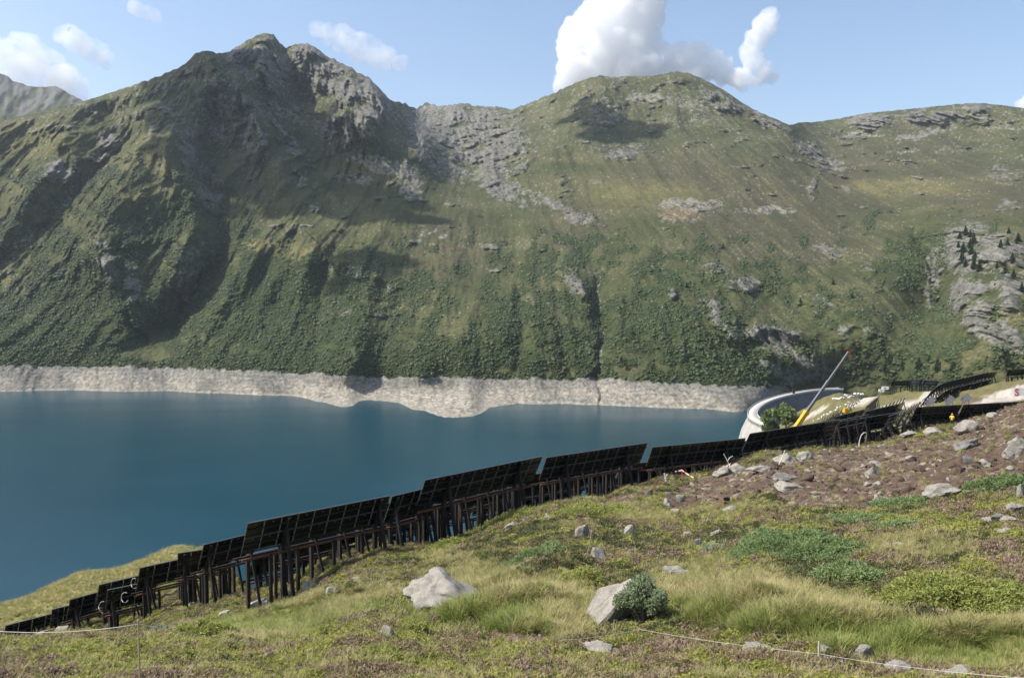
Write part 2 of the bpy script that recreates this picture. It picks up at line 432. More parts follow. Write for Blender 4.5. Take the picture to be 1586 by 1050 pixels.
    for k in range(1, nb + 1):
        q = P[-1].copy()
        s = 1 + 0.035 * k ** 1.4
        q[:, :2] *= s
        q[:, 2] = q[:, 2] - 16 * k ** 1.6
        back.append(q)
    V = np.concatenate([P, np.stack(back)], 0)
    # colour of the ground cover
    def C(*c): return np.array(c)
    n1 = fbm(X / 160, Z / 110, Y / 160, 4, 91); n2 = fbm(X / 26, Z / 20, Y / 26, 4, 95); n3 = fbm(X / 6, Z / 5, Y / 6, 3, 99)
    def mixc(a, b, m): return a + (b - a) * m[..., None]
    base = np.broadcast_to(C(.062, .072, .029), P.shape).copy()
    base = mixc(base, C(.108, .106, .050), np.clip(.35 + n1 * .9 + .25 * n2, 0, 1))
    heath = np.clip(blob(x, y, 1130, 290, 190, 55, 5) + blob(x, y, 1200, 370, 150, 40) + .8 * blob(x, y, 900, 350, 60, 40) + .8 * blob(x, y, 1380, 260, 130, 60) + blob(x, y, 1530, 300, 90, 40) + .7 * blob(x, y, 690, 390, 70, 60) + .5 * blob(x, y, 150, 300, 60, 60), 0, 1)
    base = mixc(base, C(.088, .077, .048), np.clip(heath * (.62 + n2 * .7), 0, .9))
    base = mixc(base, C(.036, .050, .019), np.clip(sstep(.2, .6, dens) * .95 + .25 * n2, 0, 1) * .95)
    yel = np.clip(.9 * blob(x, y, 450, 388, 95, 11, 8) + .8 * blob(x, y, 1400, 290, 100, 14) + .7 * blob(x, y, 1000, 300, 90, 20) + .6 * blob(x, y, 230, 270, 40, 60, 15) + .5 * blob(x, y, 60, 215, 80, 30), 0, 1)  # yellow grass; the bench lip patch also paints in its sunlit tone
    base = mixc(base, C(.17, .155, .062), yel * np.clip(.65 + .5 * n2, 0, 1))
    rk = mixc(np.broadcast_to(C(.125, .121, .110), P.shape), C(.205, .197, .178), np.clip(.4 + .8 * n2 + .4 * n3, 0, 1))
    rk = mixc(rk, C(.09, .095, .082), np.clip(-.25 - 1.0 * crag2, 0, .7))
    rm = sstep(.30, .62, rock + .22 * n2 + .22 * n3)
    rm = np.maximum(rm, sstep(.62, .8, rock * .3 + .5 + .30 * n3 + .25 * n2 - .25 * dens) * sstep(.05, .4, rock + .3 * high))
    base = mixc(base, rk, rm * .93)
    sc_c = mixc(np.broadcast_to(C(.175, .167, .147), P.shape), C(.25, .237, .205), np.clip(.5 + n3, 0, 1))
    base = mixc(base, sc_c, sstep(.32, .6, scree + .25 * n3) * .85)
    spk = sstep(.62, .8, fbm(x / 3.2, y / 2.6, 7, 2, 120) + .22 * n1 + .12 * high)
    base = mixc(base, C(.30, .29, .26), spk * .7 * (1 - ring) * sstep(600, 480, y))
    redd = .7 * blob(x, y, 1050, 332, 30, 8) * (.6 + n3)
    base = mixc(base, C(.25, .17, .10), np.clip(redd, 0, .6))
    rg = mixc(np.broadcast_to(C(.270, .245, .205), P.shape), C(.165, .156, .138), np.clip(.45 + n2 * .8 + 1.5 * fbm(X / 70 + Z / 60, Z / 200, 0, 4, 130), 0, 1))
    rg = mixc(rg, C(.19, .185, .17), np.clip(sstep(15, 3, y - ry + 7 * n2) * .75 + .5 * np.clip(-.3 - n3, 0, 1) + .45 * np.clip(fbm(X / 12, Z / 9, Y / 12, 3, 133) - .35, 0, 1), 0, .85))
    for gx in (601, 782, 838, 925, 985, 225, 1100):
        gl = np.exp(-((x - gx - (y - 600) * .12 * math.sin(gx)) / 3.0) ** 2)
        rg = mixc(rg, C(.19, .185, .17), gl * .6)
    prom = np.clip(blob(x, y, 688, 622, 66, 16, 8) + .8 * blob(x, y, 510, 612, 40, 9, 20), 0, 1)
    rg = mixc(rg, C(.33, .297, .25), prom * np.clip(.7 + n3, 0, 1))
    rg = mixc(rg, C(.13, .125, .11), np.clip(sstep(.25, .6, fbm(X / 9, Z / 14, 1, 4, 135)) * .55, 0, 1))
    rg = rg * (1 + .06 * np.sin(Z * 1.3 + 2.5 * n2))[..., None]
    tal = blob(x, y, 690, 597, 120, 9) * np.clip(.55 + .6 * n2, 0, 1)
    rg = mixc(rg, C(.115, .112, .10), tal * .75)
    blk = sstep(.30, .45, fbm(X / 3.2, Z / 2.6, Y / 3.2, 2, 137))
    rg = mixc(rg, C(.09, .088, .08), blk * .5)
    wet = sstep(-146.5, -149.2, Z)
    rg = mixc(rg, C(.27, .25, .21), wet * .8)
    base = mixc(base, rg, ring)
    base *= (.88 * (1 + .28 * n3))[..., None] * (1 + .14 * ring)[..., None]
    gm = base.mean(-1, keepdims=True); base = gm + (base - gm) * .97
    base = np.clip(base, .008, .8)
    Cb = np.concatenate([base, np.broadcast_to(base[-1:], (nb,) + base.shape[1:])], 0)
    k = Nodes('alpine_slope')
    at = k.new('ShaderNodeAttribute', attribute_name='Col')
    tc = k.new('ShaderNodeTexCoord')
    nz = k.noise(0.22, 6, 0.65, tc.outputs['Object'])
    rp = k.ramp(nz.outputs[0], [(0.3, (.55, .58, .54)), (0.72, (1.42, 1.38, 1.34))])
    k.link(k.mix(at.outputs['Color'], rp.outputs[0], 1.0, 'MULTIPLY'), k.b.inputs['Base Color'])
    k.b.inputs['Roughness'].default_value = 0.95
    k.b.inputs['Specular IOR Level'].default_value = 0.1
    k.bump(nz.outputs[0], 0.9, 2.5)
    o = mesh_from('mountain', V.reshape(-1, 3), grid_faces(ny + nb, nx), k.m, False)
    set_color(o, Cb.reshape(-1, 3))
    tag(o, kind='structure')
    return o, P, x, y, rock, ring, scree

def shrub_density(x, y):
    pts = [(0, 300, .25), (0, 400, .6), (0, 500, .95), (0, 560, 1), (100, 300, .55), (40, 260, .6), (150, 350, .5), (100, 450, .8), (200, 380, .75), (150, 560, .95), (250, 300, .55), (300, 350, .9), (270, 240, .3), (300, 450, .8), (330, 430, .25), (240, 520, .35), (300, 560, .7), (370, 470, .85), (400, 430, .9), (450, 400, .55), (500, 420, 1), (450, 500, .85), (450, 560, .9), (560, 430, 1), (520, 520, .9), (560, 570, 1), (640, 440, .75), (620, 500, .55), (640, 560, .95), (700, 440, .25), (700, 500, .45), (700, 560, 1), (760, 430, .45), (760, 560, .9), (800, 500, .8), (820, 420, .6), (850, 460, .6), (850, 540, .6), (870, 380, .45), (900, 400, .6), (900, 560, .8), (905, 500, .7), (950, 450, .2), (960, 560, .4), (1000, 420, .6), (1010, 480, .8), (1020, 540, .8), (1060, 560, .95), (1080, 500, .8), (1100, 570, 1), (1150, 560, .9), (1180, 585, 1), (1130, 450, .35), (1200, 450, .45), (1250, 480, .4), (1290, 530, .3), (1300, 570, .35), (1350, 480, .3), (1350, 560, .5), (1420, 390, .75), (1420, 500, .5), (1420, 570, .6), (1500, 560, .5), (1586, 570, .4), (1550, 450, .2), (1300, 420, .2), (1400, 340, 0), (1586, 340, 0),
           (300, 180, 0), (100, 190, 0), (500, 350, .1), (600, 330, .05), (450, 300, .15), (700, 350, 0), (800, 350, .1), (1000, 350, 0), (1200, 350, 0), (500, 200, 0), (0, 200, 0), (930, 250, 0), (1300, 300, 0), (1586, 250, 0), (600, 400, .7), (650, 400, .15)]
    P = np.array(pts)
    xx, yy = np.asarray(x, float).ravel(), np.asarray(y, float).ravel()
    num = np.zeros_like(xx); den = np.zeros_like(xx)
    for px, py, v in P:
        w = 1.0 / (((xx - px) / 1.0) ** 2 + ((yy - py) * 1.15) ** 2 + 120.0) ** 1.5
        num += w * v; den += w
    d = (num / den).reshape(np.shape(x))
    st = .55 * fbm(np.asarray(x) / 26 + .25 * np.asarray(y) / 26, np.asarray(y) / 75, 0, 4, 140) + .65 * fbm(np.asarray(x) / 38, np.asarray(y) / 24, 3, 4, 150)
    lo = sstep(255, 330, np.asarray(y) + 25 * st + np.interp(np.asarray(x), [0, 330, 420, 700, 760, 1000, 1300, 1400, 1586], [45, 55, -80, -90, -55, -45, -70, 0, -60]))
    return np.clip(d * .9 + .75 * st - .02, 0, 1) * lo

mountain, MP, MX, MY, MROCK, MRING, MSCREE = build_mountain()

def build_far_peak():
    sk = [(-300, 60), (-160, 95), (-60, 105), (-20, 110), (0, 114), (12, 118), (20, 126), (30, 128), (38, 132), (55, 135), (75, 135), (85, 133), (95, 138), (110, 147), (128, 156), (160, 172), (260, 215)]
    nx, ny = 240, 90
    xs = np.linspace(-260, 250, nx)
    ys = np.interp(xs, [p[0] for p in sk], [p[1] for p in sk]) + 1.6 * fbm(xs / 8, xs * 0, 0, 3, 301)
    t = np.linspace(0, 1, ny)[:, None]
    y = 225 + (ys[None, :] - 225) * t
    x = np.broadcast_to(xs, y.shape)
    D = 4700 + 330 * t + 0 * x
    P0 = pt(x, y, D); X, Y, Z = P0[..., 0], P0[..., 1], P0[..., 2]
    r = ridged(X / 160, Z / 400, 0, 5, 310)
    D = D - 26 * r - 8 * fbm(X / 40, Z / 90, 0, 4, 315)
    P = pt(x, y, D)
    n = fbm(X / 90, Z / 120, 3, 5, 320)
    rk = sstep(.05, .4, n + .9 * (t - .62) + .25 * r)
    c = np.array([.07, .08, .036]) + (np.array([.15, .145, .13]) - np.array([.07, .08, .036])) * rk[..., None]
    back = []
    for k in range(1, 6):
        q = P[-1].copy(); q[:, :2] *= 1 + .04 * k; q[:, 2] -= 30 * k ** 1.6; back.append(q)
    V = np.concatenate([P, np.stack(back)], 0)
    cc = np.concatenate([c, np.broadcast_to(c[-1:], (5,) + c.shape[1:])], 0)
    o = mesh_from('distant_mountain', V.reshape(-1, 3), grid_faces(ny + 5, nx), bpy.data.materials['alpine_slope'], True)
    set_color(o, cc.reshape(-1, 3)); tag(o, kind='structure')
build_far_peak()

# ---------------------------------------------------------------- reservoir
def build_lake():
    k = Nodes('lake_water')
    tc = k.new('ShaderNodeTexCoord')
    mp = k.new('ShaderNodeMapping'); mp.inputs['Scale'].default_value = (1, .55, 1)
    k.link(tc.outputs['Object'], mp.inputs[0])
    n1 = k.noise(0.006, 3, 0.5, mp.outputs[0])
    c = k.ramp(n1.outputs[0], [(0.3, (.0045, .034, .050)), (0.7, (.0055, .041, .060))])
    k.link(c.outputs[0], k.b.inputs['Base Color'])
    k.b.inputs['Roughness'].default_value = 0.2
    k.b.inputs['IOR'].default_value = 1.33
    k.b.inputs['Specular IOR Level'].default_value = 0.38
    mp2 = k.new('ShaderNodeMapping'); mp2.inputs['Scale'].default_value = (.35, 1.4, 1); mp2.inputs['Rotation'].default_value = (0, 0, .3); k.link(tc.outputs['Object'], mp2.inputs[0])
    rr = k.ramp(k.noise(.012, 5, .6, mp2.outputs[0]).outputs[0], [(.3, (.19, .19, .19)), (.7, (.27, .27, .27))]); k.link(rr.outputs[0], k.b.inputs['Roughness'])
    w = k.noise(0.55, 4, 0.6, mp.outputs[0])
    k.bump(w.outputs[0], 0.5, 0.3)
    xs = np.linspace(-2600, 1000, 13); ys = np.linspace(150, 1500, 7)
    gx, gy = np.meshgrid(xs, ys)
    V = np.stack([gx, gy, np.full_like(gx, WATER)], -1).reshape(-1, 3)
    o = mesh_from('lake', V, grid_faces(7, 13), k.m)
    tag(o, kind='structure')
build_lake()
# ---------------------------------------------------------------- the near hillside
def _ground_fit():
    A, L, T = [], [], []
    def px(x, y, D):
        p = pt(x, y, D); A.append(p[0] / p[1]); L.append(math.log(D)); T.append(p[2] / p[1])
    def wz(x, D, z):
        A.append((x - W / 2) / F); L.append(math.log(D)); T.append(z / D)
    for x in (-700, -200, 300, 800, 1300, 1800, 2300):
        wz(x, 1.2, -1.75); wz(x, 3, -2.75); wz(x, 8, -4.55)
    for x, D in ((-100, 16), (400, 16.5), (793, 16.5), (1200, 15.5), (1586, 14.5)): px(x, 1050, D)
    for x, D in ((0, 22), (300, 22), (560, 21.5)): px(x, 998, D)
    for q in [(680, 958, 28), (440, 938, 50), (370, 960, 46), (300, 975, 44), (560, 900, 48), (640, 850, 58), (800, 800, 68), (960, 757, 80), (1140, 715, 92), (1230, 703, 97), (1300, 692, 101), (1400, 676, 108), (1530, 647, 102), (1586, 628, 92), (1700, 610, 88),
              (900, 862, 36), (1000, 800, 50), (1250, 830, 34), (1250, 745, 60), (1450, 760, 45), (1586, 760, 38), (1586, 690, 58), (1586, 900, 23), (1400, 950, 20.5), (1200, 950, 21.5), (1000, 955, 24), (760, 900, 36), (820, 950, 25.5), (500, 935, 38), (420, 975, 30), (240, 948, 68), (140, 975, 74), (20, 992, 80), (0, 935, 100), (130, 890, 105), (250, 856, 109), (320, 846, 110),
              (470, 885, 64), (1300, 700, 84), (1230, 715, 80), (1400, 688, 88), (1140, 727, 77), (1350, 694, 86), (1460, 682, 92), (560, 855, 68), (1300, 640, 260), (1400, 612, 320), (1300, 622, 520), (1295, 608, 650), (1560, 625, 170), (1560, 596, 230), (1586, 588, 300), (1480, 640, 140), (1470, 606, 300), (1210, 664, 560), (1165, 683, 560), (1240, 668, 430), (1270, 650, 360)]:
        px(*q)
    for q in [(400, 85, -34), (400, 120, -53), (400, 200, -95), (400, 320, -152), (400, 450, -168), (700, 85, -30), (800, 85, -28), (800, 120, -43), (800, 200, -90), (800, 330, -155), (800, 450, -170), (560, 85, -33),
              (1100, 90, -19.8), (1100, 120, -31), (1100, 200, -66), (1100, 350, -130), (1100, 430, -160), (1100, 600, -170), (1000, 350, -140), (1230, 150, -34), (1230, 200, -41), (1230, 300, -58), (1230, 700, -126), (1230, 800, -160), (1170, 200, -56), (1170, 400, -96), (1160, 640, -136), (1120, 560, -152), (1160, 800, -170),
              (1300, 150, -27), (1300, 760, -125), (1300, 900, -170), (1400, 150, -25), (1400, 220, -33), (1400, 420, -60), (1400, 600, -100), (1400, 900, -180), (1560, 130, -21), (1560, 400, -56), (1560, 700, -120), (1560, 900, -150), (1720, 230, -25), (1720, 400, -40), (1720, 900, -140), (2300, 20, -6.5), (2300, 90, -10), (2300, 400, -40), (2300, 900, -120),
              (0, 140, -62), (0, 330, -153), (0, 600, -175), (-300, 100, -46), (-300, 20, -9.4), (-700, 20, -9.6), (-700, 100, -52), (-300, 330, -154), (-700, 330, -156), (-700, 600, -175), (330, 150, -63), (330, 330, -153), (400, 700, -175), (800, 700, -175), (1700, 16, -7), (-700, 50, -25), (-200, 50, -24)]:
        wz(*q)
    A = np.array(A); L = np.array(L)
    return TPS(np.stack([A * 1.6, L * .8], -1), T, 4e-4)
_gf = _ground_fit()
_GA = np.linspace(-1.35, 1.35, 280); _GL = np.linspace(math.log(1.2), math.log(950), 260)
_GT = _gf(*np.broadcast_arrays(_GA[None, :] * 1.6, _GL[:, None] * .8))

def dirt_mask(px, py):
    m = np.maximum.reduce([blob(px, py, 1390, 732, 210, 52, -6), blob(px, py, 1560, 675, 95, 65), blob(px, py, 1140, 750, 130, 25, -14), .75 * blob(px, py, 960, 775, 80, 9, -19), .8 * blob(px, py, 1260, 725, 80, 30, -15), .8 * blob(px, py, 800, 985, 60, 9, 5), .5 * blob(px, py, 1340, 1015, 60, 12)])
    return m

def ground_smooth(X, Y):
    a = np.clip(X / Y, -1.349, 1.349); l = np.clip(np.log(np.maximum(Y, 1.21)), _GL[0], _GL[-1] - 1e-6)
    ia = (a - _GA[0]) / (_GA[1] - _GA[0]); il = (l - _GL[0]) / (_GL[1] - _GL[0])
    i0 = np.clip(ia.astype(int), 0, 278); j0 = np.clip(il.astype(int), 0, 258)
    fa, fl = ia - i0, il - j0
    t = (_GT[j0, i0] * (1 - fa) + _GT[j0, i0 + 1] * fa) * (1 - fl) + (_GT[j0 + 1, i0] * (1 - fa) + _GT[j0 + 1, i0 + 1] * fa) * fl
    return t * Y

def ground_z(X, Y):
    X = np.asarray(X, float); Y = np.asarray(Y, float)
    z = ground_smooth(X, Y)
    px, py = project(np.stack(np.broadcast_arrays(X, Y, z), -1))
    dm = dirt_mask(px, py) * sstep(135, 110, Y)
    near = sstep(3, 12, Y)
    amp = np.clip(Y / 40, .4, 3)
    z = z + near * (+ .46 * amp * fbm(X / 4.2 / amp, Y / 4.2 / amp, 0, 3, 201) + .10 * fbm(X / .9, Y / .9, 0, 3, 205) * sstep(160, 60, Y))
    for mx, my, mD, rx, ry, hh in MOUNDS:
        q = pt(mx, my, mD); e = ((X - q[0]) / rx) ** 2 + ((Y - q[1]) / np.where(Y < q[1], ry * .55, ry)) ** 2
        z = z + hh * np.exp(-e ** 1.6) * (1 + .25 * fbm(X / .7, Y / .7, 2, 2, 217))
    z = z + dm * (.42 * ridged(X / 1.9, Y / 1.9, 0, 4, 211) + .12 * fbm(X / .5, Y / .5, 0, 3, 215))
    return z

MOUNDS = [(775, 952, 26.6, 2.3, 1.5, .6), (1320, 990, 19.2, 2.4, 1.2, .5), (1140, 965, 22.0, 1.7, 1.2, .45), (820, 905, 33, 3.0, 2.0, .6), (480, 955, 36, 3.0, 2.0, .5), (1520, 1000, 17.5, 1.6, 1.0, .35)]
def hit(px, py, d0=9.0, d1=140.0, n=900):
    """distance at which the sight line through a pixel meets the near ground"""
    D = np.exp(np.linspace(math.log(d0), math.log(d1), n))
    P = pt(np.full(n, px), np.full(n, py), D)
    below = P[:, 2] < ground_z(P[:, 0], P[:, 1])
    i = np.argmax(below) if below.any() else n - 1
    return P[i]

def gz(x, y): return float(ground_z(np.array([x]), np.array([y]))[0])

def zones(px, py, X, Y):
    n = fbm(X / 3.0, Y / 3.0, 0, 4, 221); n2 = fbm(X / .8, Y / .8, 0, 3, 225)
    dirt = sstep(.30, .62, dirt_mask(px, py) + .28 * n + .10 * n2)
    gr = np.maximum.reduce([blob(px, py, 800, 935, 130, 52, 10), blob(px, py, 1160, 930, 150, 48, 12), blob(px, py, 1330, 975, 200, 42, 12), blob(px, py, 1540, 985, 90, 60), .8 * blob(px, py, 480, 950, 130, 30, -14), .9 * blob(px, py, 160, 905, 210, 40, -18), .55 * blob(px, py, 1430, 850, 90, 34), .5 * blob(px, py, 700, 870, 50, 16), .7 * blob(px, py, 400, 975, 120, 18), .6 * blob(px, py, 1050, 790, 160, 20)])
    grass = sstep(.22, .75, gr + .5 * n + .18 * n2)
    bil = sstep(.15, .5, .32 + .8 * fbm(X / 2.2, Y / 2.2, 5, 3, 231) + .25 * blob(px, py, 300, 1010, 330, 40) + .35 * blob(px, py, 780, 830, 160, 26, -18))
    return dirt, grass * (1 - dirt), bil, n, n2

def build_ground():
    nx, ny = 760, 560
    a = np.linspace(-1.3, 1.3, nx)
    l = np.concatenate([np.linspace(math.log(1.25), math.log(12), 60)[:-1], np.linspace(math.log(12), math.log(125), 400)[:-1], np.linspace(math.log(125), math.log(930), ny - 458)])
    Y = np.exp(l)[:, None] * np.ones((1, nx)); X = a[None, :] * Y
    Z = ground_z(X, Y)
    P = np.stack([X, Y, Z], -1)
    px, py = project(P)
    dirt, grass, bil, n, n2 = zones(px, py, X, Y)
    def mixc(a, b, m): return a + (b - a) * m[..., None]
    c = np.broadcast_to(np.array([.12, .112, .055]), P.shape)
    c = mixc(c, np.array([.15, .155, .055]), np.clip(bil, 0, 1) * .7)
    c = mixc(c, np.array([.20, .185, .08]), grass * .9)
    far = sstep(140, 200, Y)
    c = mixc(c, mixc(np.broadcast_to(np.array([.15, .15, .055]), P.shape), np.array([.13, .105, .06]), np.clip(.4 + n, 0, 1)), far)
    dn = fbm(X / .6, Y / .6, 3, 4, 241)
    dc = mixc(np.broadcast_to(np.array([.135, .096, .070]), P.shape), np.array([.062, .044, .034]), np.clip(.45 + .9 * dn, 0, 1))
    dc = mixc(dc, np.array([.33, .27, .215]), np.clip(fbm(X / 1.6, Y / 1.6, 6, 4, 245) - .12, 0, 1) * 1.1)
    c = mixc(c, dc, dirt)
    # gravel of the building site and its track
    gv = np.maximum.reduce([blob(px, py, 1590, 606, 62, 11, -12), blob(px, py, 1528, 622, 40, 6, -20), blob(px, py, 1437, 613, 22, 8, -50), .9 * blob(px, py, 1340, 619, 34, 5, -25), .75 * blob(px, py, 1400, 627, 60, 6, -12), .6 * blob(px, py, 1262, 640, 30, 4, -30)]) * sstep(125, 150, Y)
    c = mixc(c, np.array([.40, .365, .31]), sstep(.35, .6, gv + .15 * n2))
    c = c * (1 + .25 * dn)[..., None]
    k = Nodes('hillside_soil')
    at = k.new('ShaderNodeAttribute', attribute_name='Col')
    tc = k.new('ShaderNodeTexCoord')
    nz = k.noise(9, 6, 0.7, tc.outputs['Object'])
    rp = k.ramp(nz.outputs[0], [(0.3, (.6, .6, .6)), (0.72, (1.35, 1.32, 1.3))])
    k.link(k.mix(at.outputs['Color'], rp.outputs[0], 1.0, 'MULTIPLY'), k.b.inputs['Base Color'])
    k.b.inputs['Roughness'].default_value = 1.0
    k.b.inputs['Specular IOR Level'].default_value = 0.1
    k.bump(nz.outputs[0], 0.9, 0.06)
    o = mesh_from('hillside', P.reshape(-1, 3), grid_faces(ny, nx), k.m, True)
    set_color(o, np.clip(c, .01, .8).reshape(-1, 3))
    tag(o, kind='structure')
build_ground()

# ---------------------------------------------------------------- plants and stones of the near hillside
def leaf_mat(name, stops, transl=0.35, rough=0.6, scale=1.2):
    k = Nodes(name)
    oi = k.new('ShaderNodeObjectInfo')
    at = k.new('ShaderNodeAttribute', attribute_name='tone')
    geo = k.new('ShaderNodeNewGeometry')
    nz = k.noise(scale, 3, 0.6, geo.outputs['Position'])
    ad = k.new('ShaderNodeMath', operation='ADD'); rm_ = k.new('ShaderNodeMath', operation='MULTIPLY_ADD'); rm_.inputs[1].default_value = .55; rm_.inputs[2].default_value = .1; k.link(oi.outputs['Random'], rm_.inputs[0]); k.link(rm_.outputs[0], ad.inputs[0]); k.link(at.outputs['Fac'], ad.inputs[1])
    ad2 = k.new('ShaderNodeMath', operation='MULTIPLY_ADD'); k.link(nz.outputs[0], ad2.inputs[0]); ad2.inputs[1].default_value = 1.65; k.link(ad.outputs[0], ad2.inputs[2])
    sc = k.new('ShaderNodeMath', operation='MULTIPLY'); k.link(ad2.outputs[0], sc.inputs[0]); sc.inputs[1].default_value = 1 / 3.0
    rp = k.ramp(sc.outputs[0], stops)
    k.link(rp.outputs[0], k.b.inputs['Base Color'])
    k.b.inputs['Roughness'].default_value = rough
    k.b.inputs['Specular IOR Level'].default_value = 0.2
    tr = k.new('ShaderNodeBsdfTranslucent'); k.link(rp.outputs[0], tr.inputs[0])
    mx = k.new('ShaderNodeMixShader'); mx.inputs[0].default_value = transl
    k.link(k.b.outputs[0], mx.inputs[1]); k.link(tr.outputs[0], mx.inputs[2]); k.link(mx.outputs[0], k.out.inputs[0])
    return k.m

M_GRASS = leaf_mat('grass_blade', [(.24, (.13, .175, .05)), (.44, (.25, .265, .085)), (.60, (.40, .36, .155)), (.80, (.56, .48, .27))], .45, scale=.5)
M_HEATH = leaf_mat('heather_leaf', [(.2, (.11, .13, .045)), (.42, (.20, .19, .07)), (.57, (.26, .205, .11)), (.72, (.31, .215, .18)), (.92, (.42, .29, .29))], .35, scale=.6)
M_LUSH = leaf_mat('lush_grass_blade', [(.22, (.11, .165, .040)), (.48, (.205, .26, .062)), (.68, (.33, .345, .11)), (.88, (.48, .43, .21))], .45, scale=.5)
M_CROW = leaf_mat('crowberry_leaf', [(.2, (.048, .066, .026)), (.5, (.088, .10, .040)), (.75, (.14, .13, .06)), (.92, (.17, .115, .075))], .3, scale=.6)
M_BIL = leaf_mat('bilberry_leaf', [(.22, (.15, .185, .05)), (.5, (.28, .295, .075)), (.75, (.44, .41, .115)), (.92, (.34, .22, .11))], .45, scale=.6)
M_JUN = leaf_mat('juniper_needle', [(.2, (.10, .15, .065)), (.5, (.18, .25, .10)), (.8, (.28, .34, .14))], .35, scale=.8)
M_JUN_Y = leaf_mat('yellow_juniper_needle', [(.2, (.14, .18, .05)), (.5, (.26, .30, .08)), (.8, (.38, .38, .12))], .35, scale=.8)
M_WIL = leaf_mat('willow_leaf', [(.2, (.15, .20, .10)), (.5, (.25, .31, .17)), (.8, (.38, .42, .27))], .4)

def quads(C, U, Vv):
    n = len(C)
    V = np.stack([C - U - Vv, C + U - Vv, C + U + Vv, C - U + Vv], 1).reshape(-1, 3)
    return V, np.arange(4 * n).reshape(n, 4)

def leaf_cloud(C, size, up=.5, aspect=1.6, r=None):
    """one small leaf quad at each point of C"""
    n = len(C); r = r or rng
    a = r.normal(size=(n, 3)); a[:, 2] = np.abs(a[:, 2]) * up + .15
    a /= np.linalg.norm(a, axis=1)[:, None]
    b = np.cross(a, r.normal(size=(n, 3))); b /= np.linalg.norm(b, axis=1)[:, None]
    s = size * r.uniform(.6, 1.35, n)[:, None]
    return quads(C, a * s * aspect * .5, b * s * .5)

def proto(name, V, Fc, mat, tone=None):
    o = mesh_from(name, V, Fc, mat, link=False)
    if tone is not None: set_attr(o, 'tone', tone)
    return o

def grass_proto(i, mat):
    r = np.random.default_rng(400 + i); n = 46; V = []; Fc = []; T = []
    for b in range(n):
        az = r.uniform(0, 6.28); rad = r.uniform(0, .13); h = r.uniform(.16, .38); ln = r.uniform(.15, .9) * h; w = r.uniform(.006, .011)
        bx, by = rad * math.cos(az), rad * math.sin(az); az += r.normal(0, .6)
        dx, dy = math.cos(az), math.sin(az); q = len(V); tn = r.uniform(0, 1)
        for s in (0, .5, .85, 1):
            c = (bx + dx * ln * s * s, by + dy * ln * s * s, h * s * (1 - .25 * s) - .03)
            ww = w * (1 - s * .85)
            V += [(c[0] - dy * ww, c[1] + dx * ww, c[2]), (c[0] + dy * ww, c[1] - dx * ww, c[2])]; T += [tn * .6 + s * .45] * 2
        Fc += [(q, q + 1, q + 3, q + 2), (q + 2, q + 3, q + 5, q + 4), (q + 4, q + 5, q + 7, q + 6)]
    return proto('grass_tuft', V, np.array(Fc), mat, T)

def dome_proto(name, i, mat, n, rad, hgt, leaf, tone_top):
    r = np.random.default_rng(500 + i)
    u = r.normal(size=(n, 3)); u /= np.linalg.norm(u, axis=1)[:, None]; u[:, 2] = np.abs(u[:, 2])
    lump = 1 + .35 * perlin(u[:, 0] * 2 + i, u[:, 1] * 2, u[:, 2] * 2, 7)
    C = u * np.array([rad, rad, hgt]) * (lump * r.uniform(.62, 1.05, n))[:, None]
    V, Fc = leaf_cloud(C, leaf, .8, 1.7, r)
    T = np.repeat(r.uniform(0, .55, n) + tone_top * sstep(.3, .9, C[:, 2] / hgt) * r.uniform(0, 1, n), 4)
    return proto(name, V, Fc, mat, T)

